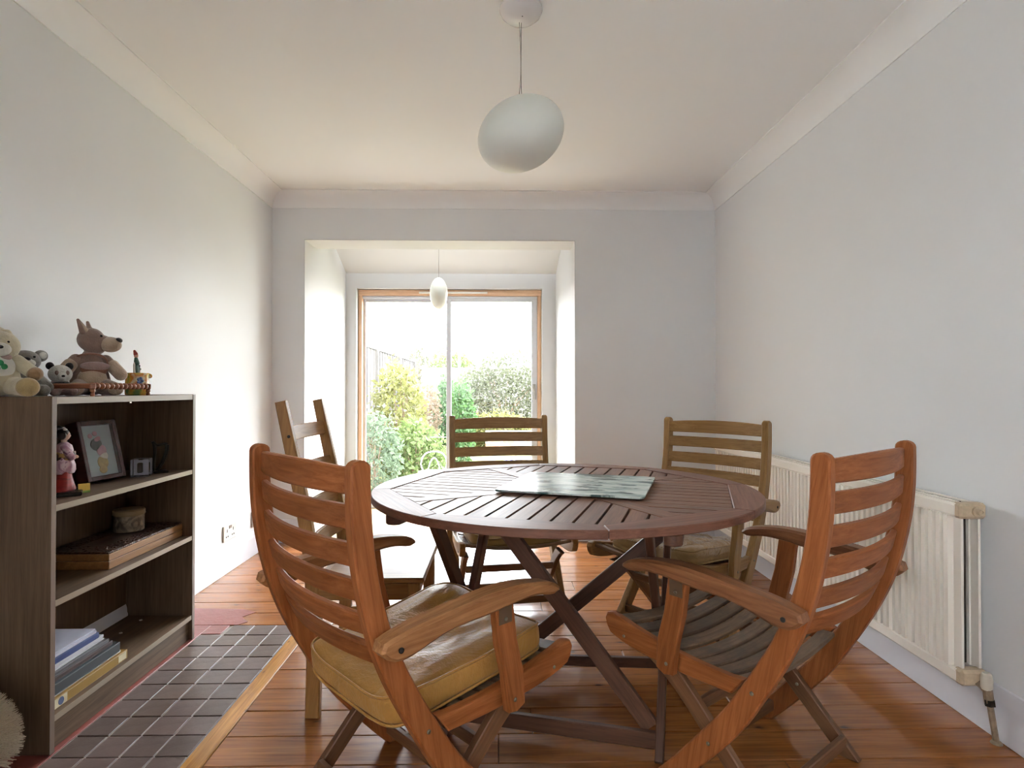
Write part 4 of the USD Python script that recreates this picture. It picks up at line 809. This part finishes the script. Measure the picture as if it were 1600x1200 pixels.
# ------------------------------------------------------------------ sockets
so = thing('wall_socket', 'white double power socket low on the left wall', 'socket', (XL, 3.51, .226))
obj('face_plate', bx((.0, -.080, -.046), (.009, .080, .046), .004), 'white_plastic', so)
for s_ in (-1, 1):
    o = s_ * .038
    obj('pin_hole', [bx((.0091, o - .004, -.002 + .006), (.0094, o + .004, .022), 0), bx((.0091, o - .016, -.024), (.0094, o - .005, -.016), 0), bx((.0091, o + .005, -.024), (.0094, o + .016, -.016), 0)], 'pin_dark', so, smooth=False)
    obj('switch', bx((.0088, s_ * .010 - .006, .022), (.0125, s_ * .010 + .006, .040), .0015), 'grey_plastic', so)
ph = thing('blank_plate', 'small grey plate on the left wall close to the back corner', 'wall plate', (XL, 3.86, .228))
obj('face_plate', bx((.0, -.043, -.05), (.010, .043, .05), .004), 'grey_plastic', ph); [screw((.0105, s_ * .03, 0), (1, 0, 0), .004, ph) for s_ in (-1, 1)]

# ------------------------------------------------------------------ pendant lamps
pl = thing('pendant_lamp', 'white pebble shaped glass pendant lamp hanging over the table', 'lamp', (.0745, 2.115, ZC))
obj('ceiling_rose', lathe([(0, 0), (.076, 0), (.077, -.006), (.070, -.022), (.052, -.038), (.028, -.047), (0, -.049)], 48), 'rose_white', pl)
v, f = ell((0, 0, 0), (1, 1, 1), None, 5); k = 1 + .05 * v[:, 0] * v[:, 2]
sh = v * np.array([.158, .145, .122]) * k[:, None]; sh = sh @ roty(-19).T + (.0, 0, 1.956 - ZC)
obj('glass_shade', (sh, f), 'opal_glass', pl, smooth=True)
for x0, x1, xm in ((-.006, -.008, -.0005), (.002, .003, .0005)):
    obj('suspension_wire', tube(spline([(x0, .002 * (x0 > 0), -.047), (xm, .0, -.16), (xm * .5, 0, -.22), (x1, 0, 2.086 - ZC)], 20), .0011, 6), 'wire', pl)
obj('screw_cap', ell((.004, -.03, -.044), (.003, .003, .003), None, 1), 'dark_metal', pl)
ylp = 4.72; zlp = ez(ylp)
p2 = thing('pendant_lamp', 'slim white glass pendant lamp hanging in the bright extension before the patio door', 'lamp', (-.482, ylp, zlp))
v, f = ell((0, 0, 0), (.070, .085, .125), None, 4); obj('glass_shade', (v + (0, 0, 1.81 - zlp), f), 'opal_glass', p2, smooth=True)
obj('suspension_wire', tube([(0, 0, 0), (.001, 0, (1.93 - zlp) / 2), (0, 0, 1.932 - zlp)], .0015, 6), 'wire', p2)
obj('ceiling_rose', lathe([(0, .015), (.03, .015), (.03, -.008), (.015, -.016), (0, -.018)], 24), 'rose_white', p2)

# ------------------------------------------------------------------ shaggy fur by the bookcase
def hairy(name, label, cat, c, r, n, L, w, m, seed):
    g = np.random.default_rng(seed); t = thing(name, label, cat, (c[0], c[1], 0)); d = g.normal(size=(n, 3)); d[:, 2] = np.abs(d[:, 2]); d /= np.linalg.norm(d, axis=1, keepdims=True)
    v, f = ell((0, 0, r[2] * .5), (r[0], r[1], r[2] * .5)); obj('hide', (v, f), m, t, smooth=True)
    b = d * np.array(r) * (1, 1, .5) + (0, 0, r[2] * .5); fl_ = g.normal(size=(n, 3)) * .35 + d + (0, 0, -.5); fl_ /= np.linalg.norm(fl_, axis=1, keepdims=True)
    s_ = np.linspace(0, 1, 5)[None, :, None]; P = b[:, None] + d[:, None] * L * .45 * s_ + fl_[:, None] * L * .7 * s_ ** 2; P[..., 2] = np.maximum(P[..., 2], .002)
    cv = UsdGeom.BasisCurves.Define(stage, uniq(t, 'long_hair')); cv.CreateTypeAttr('linear'); cv.CreateCurveVertexCountsAttr([5] * n); cv.CreatePointsAttr([Gf.Vec3f(*map(float, p)) for p in P.reshape(-1, 3)])
    cv.CreateWidthsAttr([w] * 1); cv.SetWidthsInterpolation('constant'); UsdShade.MaterialBindingAPI.Apply(cv.GetPrim()).Bind(MATS[m]); tag(cv.GetPrim(), kind='stuff'); return t
plain('long_fur', 'b3a693', .7, .2)
hairy('fur_throw', 'shaggy cream brown fur heaped on the floor at the near end of the bookcase', 'fur throw', (-1.40, 1.48), (.10, .15, .24), 5200, .07, .0016, 'long_fur', 4)
# ------------------------------------------------------------------ garden
GZ = -.22
mat('grass', {'tc': ('texture_coordinate', {}), 'n': ('noise_texture', {'scale': 3, 'detail': 6, 'roughness': .7}), 'r': ('rgb_ramp', {'ramp': [(.3, lin('5a5f38')), (.7, lin('7a7a56'))]}), 'p': ('principled_bsdf', {'roughness': .9, 'specular_ior_level': .1})}, [('tc.object', 'n.vector'), ('n.fac', 'r.fac'), ('r.color', 'p.base_color')])
plain('paving', '80796e', .8, noise=.1); plain('fence_wood', '383430', .8, noise=.15, nscale=3); plain('fence_pale', '5c5a56', .8, noise=.06); plain('concrete', '4a4744', .85, noise=.06)
tag(obj('lawn', bx((-9, YE + 2.1, GZ - .1), (9, 60, GZ), 0), 'grass', smooth=False), kind='structure'); tag(obj('patio', bx((-9, YE + .24, GZ - .1), (9, YE + 2.1, GZ + .002), 0), 'paving', smooth=False), kind='structure')
def fence(label, p, q, h, mt, npanel, post):
    p, q = np.array(p, float), np.array(q, float); t = thing('garden_fence', label, 'fence', (p[0], p[1], GZ)); d = q - p; L = np.linalg.norm(d); d /= L; n = np.array([-d[1], d[0]])
    for i in range(npanel):
        a0, a1 = L * i / npanel + .06, L * (i + 1) / npanel - .06; k = int((a1 - a0) / .125); bs = []
        for j in range(k):
            s0 = a0 + (a1 - a0) * j / k; s1 = a0 + (a1 - a0) * (j + 1) / k + .004; o = n * (.004 if j % 2 else -.004)
            P = [np.r_[d * s + o + n * e, z_] for s in (s0, s1) for e in (-.007, .007) for z_ in (.05, h)]; bs.append(hexa(P))
        obj('board_panel', bs, mt, t, smooth=False, kind='stuff')
        for z_ in (.35, h - .25): obj('rail', bar(np.r_[d * a0 + n * .03, z_], np.r_[d * a1 + n * .03, z_], .03, .07), mt, t, smooth=False)
        obj('capping', bar(np.r_[d * a0, h + .012], np.r_[d * a1, h + .012], .05, .025), mt, t, smooth=False)
    for i in range(npanel + 1): obj('post', bx((*(d * L * i / npanel - .055), 0), (*(d * L * i / npanel + .055), h + .09)), post, t, smooth=False)
    return t
fence('grey boarded fence with concrete posts along the left of the garden', (-2.2, 5.95), (-2.2, 15.35), 1.97, 'fence_wood', 4, 'concrete')
fence('pale fence across the end of the garden', (-2.1, 16.6), (5.5, 16.6), 1.86, 'fence_pale', 4, 'concrete')
def leafmat(name, c):
    k = mul(lin(c), .85); mat(name, {'oi': ('geometry', {}), 'r': ('rgb_ramp', {'ramp': [(0, mul(k, .7)), (1, mul(k, 1.25))]}), 'd': ('principled_bsdf', {'roughness': .55, 'specular_ior_level': .3}), 't': ('translucent_bsdf', {}), 'm': ('mix_closure', {'fac': .4})},
        [('oi.random_per_island', 'r.fac'), ('r.color', 'd.base_color'), ('r.color', 't.color'), ('d.BSDF', 'm.closure1'), ('t.BSDF', 'm.closure2')], surface='m.closure')
for n_i, c_i in (('leaf_yellow', '707141'), ('leaf_green', '637542'), ('leaf_deep', '49683c'), ('leaf_blue', '62735a'), ('leaf_dry', '7f6e5a'), ('leaf_hedge', '535742'), ('leaf_far', '687a45'), ('leaf_pale', '6b6d5b')): leafmat(n_i, c_i)
plain('bark', '6d5a48', .9)
def shrub(name, label, cat, c, r, n, size, m, seed, group=None, trunk=.0):
    g = np.random.default_rng(seed); t = thing(name, label, cat, (c[0], c[1], GZ), 0, group); zc = c[2] - GZ
    d = g.normal(size=(n, 3)); d /= np.linalg.norm(d, axis=1, keepdims=True); rad = g.uniform(.25, 1, n) ** .45
    lump = 1 + .55 * (meshkit.fbm(d * 2.2 + seed * 7.1, 3, seed) - .5)
    P = d * (rad * lump)[:, None] * np.array(r) + (0, 0, zc); ok = P[:, 2] > .02; P = P[ok]; k = len(P)
    a = g.normal(size=(k, 3)) + d[ok] * .3 + (0, 0, -.3); a /= np.linalg.norm(a, axis=1, keepdims=True); b = np.cross(a, g.normal(size=(k, 3))); b /= np.linalg.norm(b, axis=1, keepdims=True); nn = np.cross(a, b)
    s = size * g.uniform(.6, 1.35, k)[:, None]
    V = np.stack([P, P + a * s * .45 + b * s * .28 + nn * s * .05, P + a * s, P + a * s * .45 - b * s * .28 + nn * s * .05], 1).reshape(-1, 3)
    i = np.arange(k)[:, None] * 4; F = np.vstack([i + (0, 1, 2), i + (0, 2, 3)])
    obj('foliage', (V, F), m, t, smooth=False, kind='stuff')
    st_ = []
    for q in range(7):
        e = g.normal(size=3) * .5; e[2] = abs(e[2]) + .4; e /= np.linalg.norm(e); top = e * np.array(r) * .8 + (0, 0, zc); th = max(.008, trunk or min(r) * .03)
        st_.append(tube(spline([(e[0] * .04, e[1] * .04, 0), (top * .5 * (.5, .5, 1)), top], 8), th, 5, scale=np.linspace(1, .35, 8)))
    obj('stems', st_, 'bark', t); return t
GS = 'garden shrubs beyond the patio door'
shrub('garden_shrub', 'tall yellow green shrub growing against the left fence', 'shrub', (-1.55, 9.2, .62), (.42, .75, .90), 3000, .085, 'leaf_yellow', 1, GS)
shrub('garden_shrub', 'blue green shrub lowest and nearest at the left of the patio door', 'shrub', (-1.42, 6.9, .25), (.30, .35, .62), 2200, .06, 'leaf_blue', 2, GS)
shrub('garden_shrub', 'dry pinkish twiggy shrub by the end of the left fence', 'shrub', (-1.30, 11.0, .62), (.22, .4, .62), 1200, .07, 'leaf_dry', 3, GS)
shrub('garden_shrub', 'deep green upright bush just left of the door mullion', 'shrub', (-1.09, 12.1, .60), (.24, .3, .82), 1500, .10, 'leaf_deep', 4, GS)
shrub('garden_shrub', 'mid green bush in front of the yellow shrub', 'shrub', (-1.12, 8.0, .14), (.42, .5, .52), 2400, .08, 'leaf_green', 5, GS)
shrub('garden_shrub', 'dark green bush just right of the door mullion', 'shrub', (-.66, 10.6, .48), (.20, .3, .80), 1300, .10, 'leaf_deep', 6, GS)
shrub('garden_shrub', 'yellow green low plants in front of the pale hedge', 'shrub', (-.05, 12.3, .22), (.75, .4, .40), 2200, .09, 'leaf_yellow', 7, GS)
shrub('garden_hedge', 'pale twiggy hedge at the right of the garden', 'hedge', (.10, 14.4, .60), (1.45, .6, 1.22), 9500, .085, 'leaf_hedge', 8)
shrub('garden_hedge', 'thick green hedge growing at the far right of the garden', 'hedge', (3.5, 14.2, .7), (1.3, .6, 1.0), 4200, .09, 'leaf_green', 9)
shrub('garden_tree', 'round green tree crown beyond the end fence', 'tree', (-2.55, 31, 2.05), (1.35, 1.3, 1.05), 3000, .20, 'leaf_far', 10, None, .06)
shrub('garden_tree', 'thin pale tree left of the round green one', 'tree', (-3.6, 26.5, 2.10), (.55, .6, .97), 900, .16, 'leaf_pale', 11, None, .05)
plain('pole_white', 'e2e0da', .5)
po_ = thing('garden_pole', 'thin white pole standing beyond the hedge', 'pole', (-1.62, 24, GZ)); obj('shaft', tube([(0, 0, 0), (0, 0, 1.5), (0, 0, 2.95)], .055, 8), 'pole_white', po_); obj('cap', ell((0, 0, 2.97), (.075, .075, .05), None, 2), 'pole_white', po_, smooth=True)
# white chair, low brick wall, striped box
gch = thing('garden_chair', 'white metal garden chair with a looped back on the grass', 'chair', (-.80, 7.15, GZ - .0), 180)
obj('back_loop', tube(spline([(-.13, -.12, .30), (-.15, -.15, .42), (-.09, -.17, .50), (0, -.175, .515), (.09, -.17, .50), (.15, -.15, .42), (.13, -.12, .30)], 28), .009), 'pole_white', gch); obj('seat', lathe([(0, .28), (.17, .28), (.175, .29), (.17, .30), (0, .30)], 28), 'pole_white', gch)
for q in range(4):
    s1, s2 = (-1, 1)[q % 2], (-1, 1)[q // 2]; obj('leg', tube([(s1 * .11, s2 * .11, .285), (s1 * .14, s2 * .14, .14), (s1 * .16, s2 * .16, 0)], .009), 'pole_white', gch)
obj('back_scroll', tube(spline([(-.06, -.14, .30), (-.04, -.16, .40), (0, -.172, .44), (.04, -.16, .40), (.06, -.14, .30)], 20), .007), 'pole_white', gch)
bw = thing('brick_wall', 'low red brick edging wall in the garden, seen through the back of the chair at the door', 'wall', (.18, 11.7, GZ)); plain('brick_red', '875c49', .85, noise=.15, nscale=9); plain('brick_buff', '92705a', .85, noise=.15, nscale=9); plain('mortar', '877f74', .9)
obj('mortar_core', bx((-.46, -.045, 0), (.69, .045, .47), 0), 'mortar', bw, smooth=False)
for r_ in range(6):
    for q in range(6 if r_ % 2 == 0 else 5):
        x0 = -.46 + q * .23 + (0 if r_ % 2 == 0 else .115)
        if x0 + .215 < .75: obj('brick', bx((x0, -.052, .005 + r_ * .078), (x0 + .215, .052, .005 + r_ * .078 + .066), .003), ('brick_red', 'brick_buff')[(q * 7 + r_ * 3) % 2], bw, smooth=False)
mat('stripes', {'tc': ('texture_coordinate', {}), 'w': ('wave_texture', {'scale': 4.0}), 'r': ('rgb_ramp', {'ramp': [(0, lin('e4e6ee')), (.5, lin('5560c8'))], 'interpolate': False}), 'p': ('principled_bsdf', {'roughness': .7})}, [('tc.object', 'w.vector'), ('w.fac', 'r.fac'), ('r.color', 'p.base_color')])
sb = thing('garden_cushion', 'blue and white striped cushion lying on the grass behind the door chair', 'cushion', (.30, 9.6, GZ)); v, f = superq((.24, .16, .10), .5, .4, 20); obj('cover', (v + (0, 0, .10), f), 'stripes', sb, smooth=True); obj('piping', tube(np.c_[.238 * np.cos(np.linspace(0, 6.2, 40)), .158 * np.sin(np.linspace(0, 6.2, 40)), np.full(40, .10)], .006, 6), 'pole_white', sb, smooth=True)
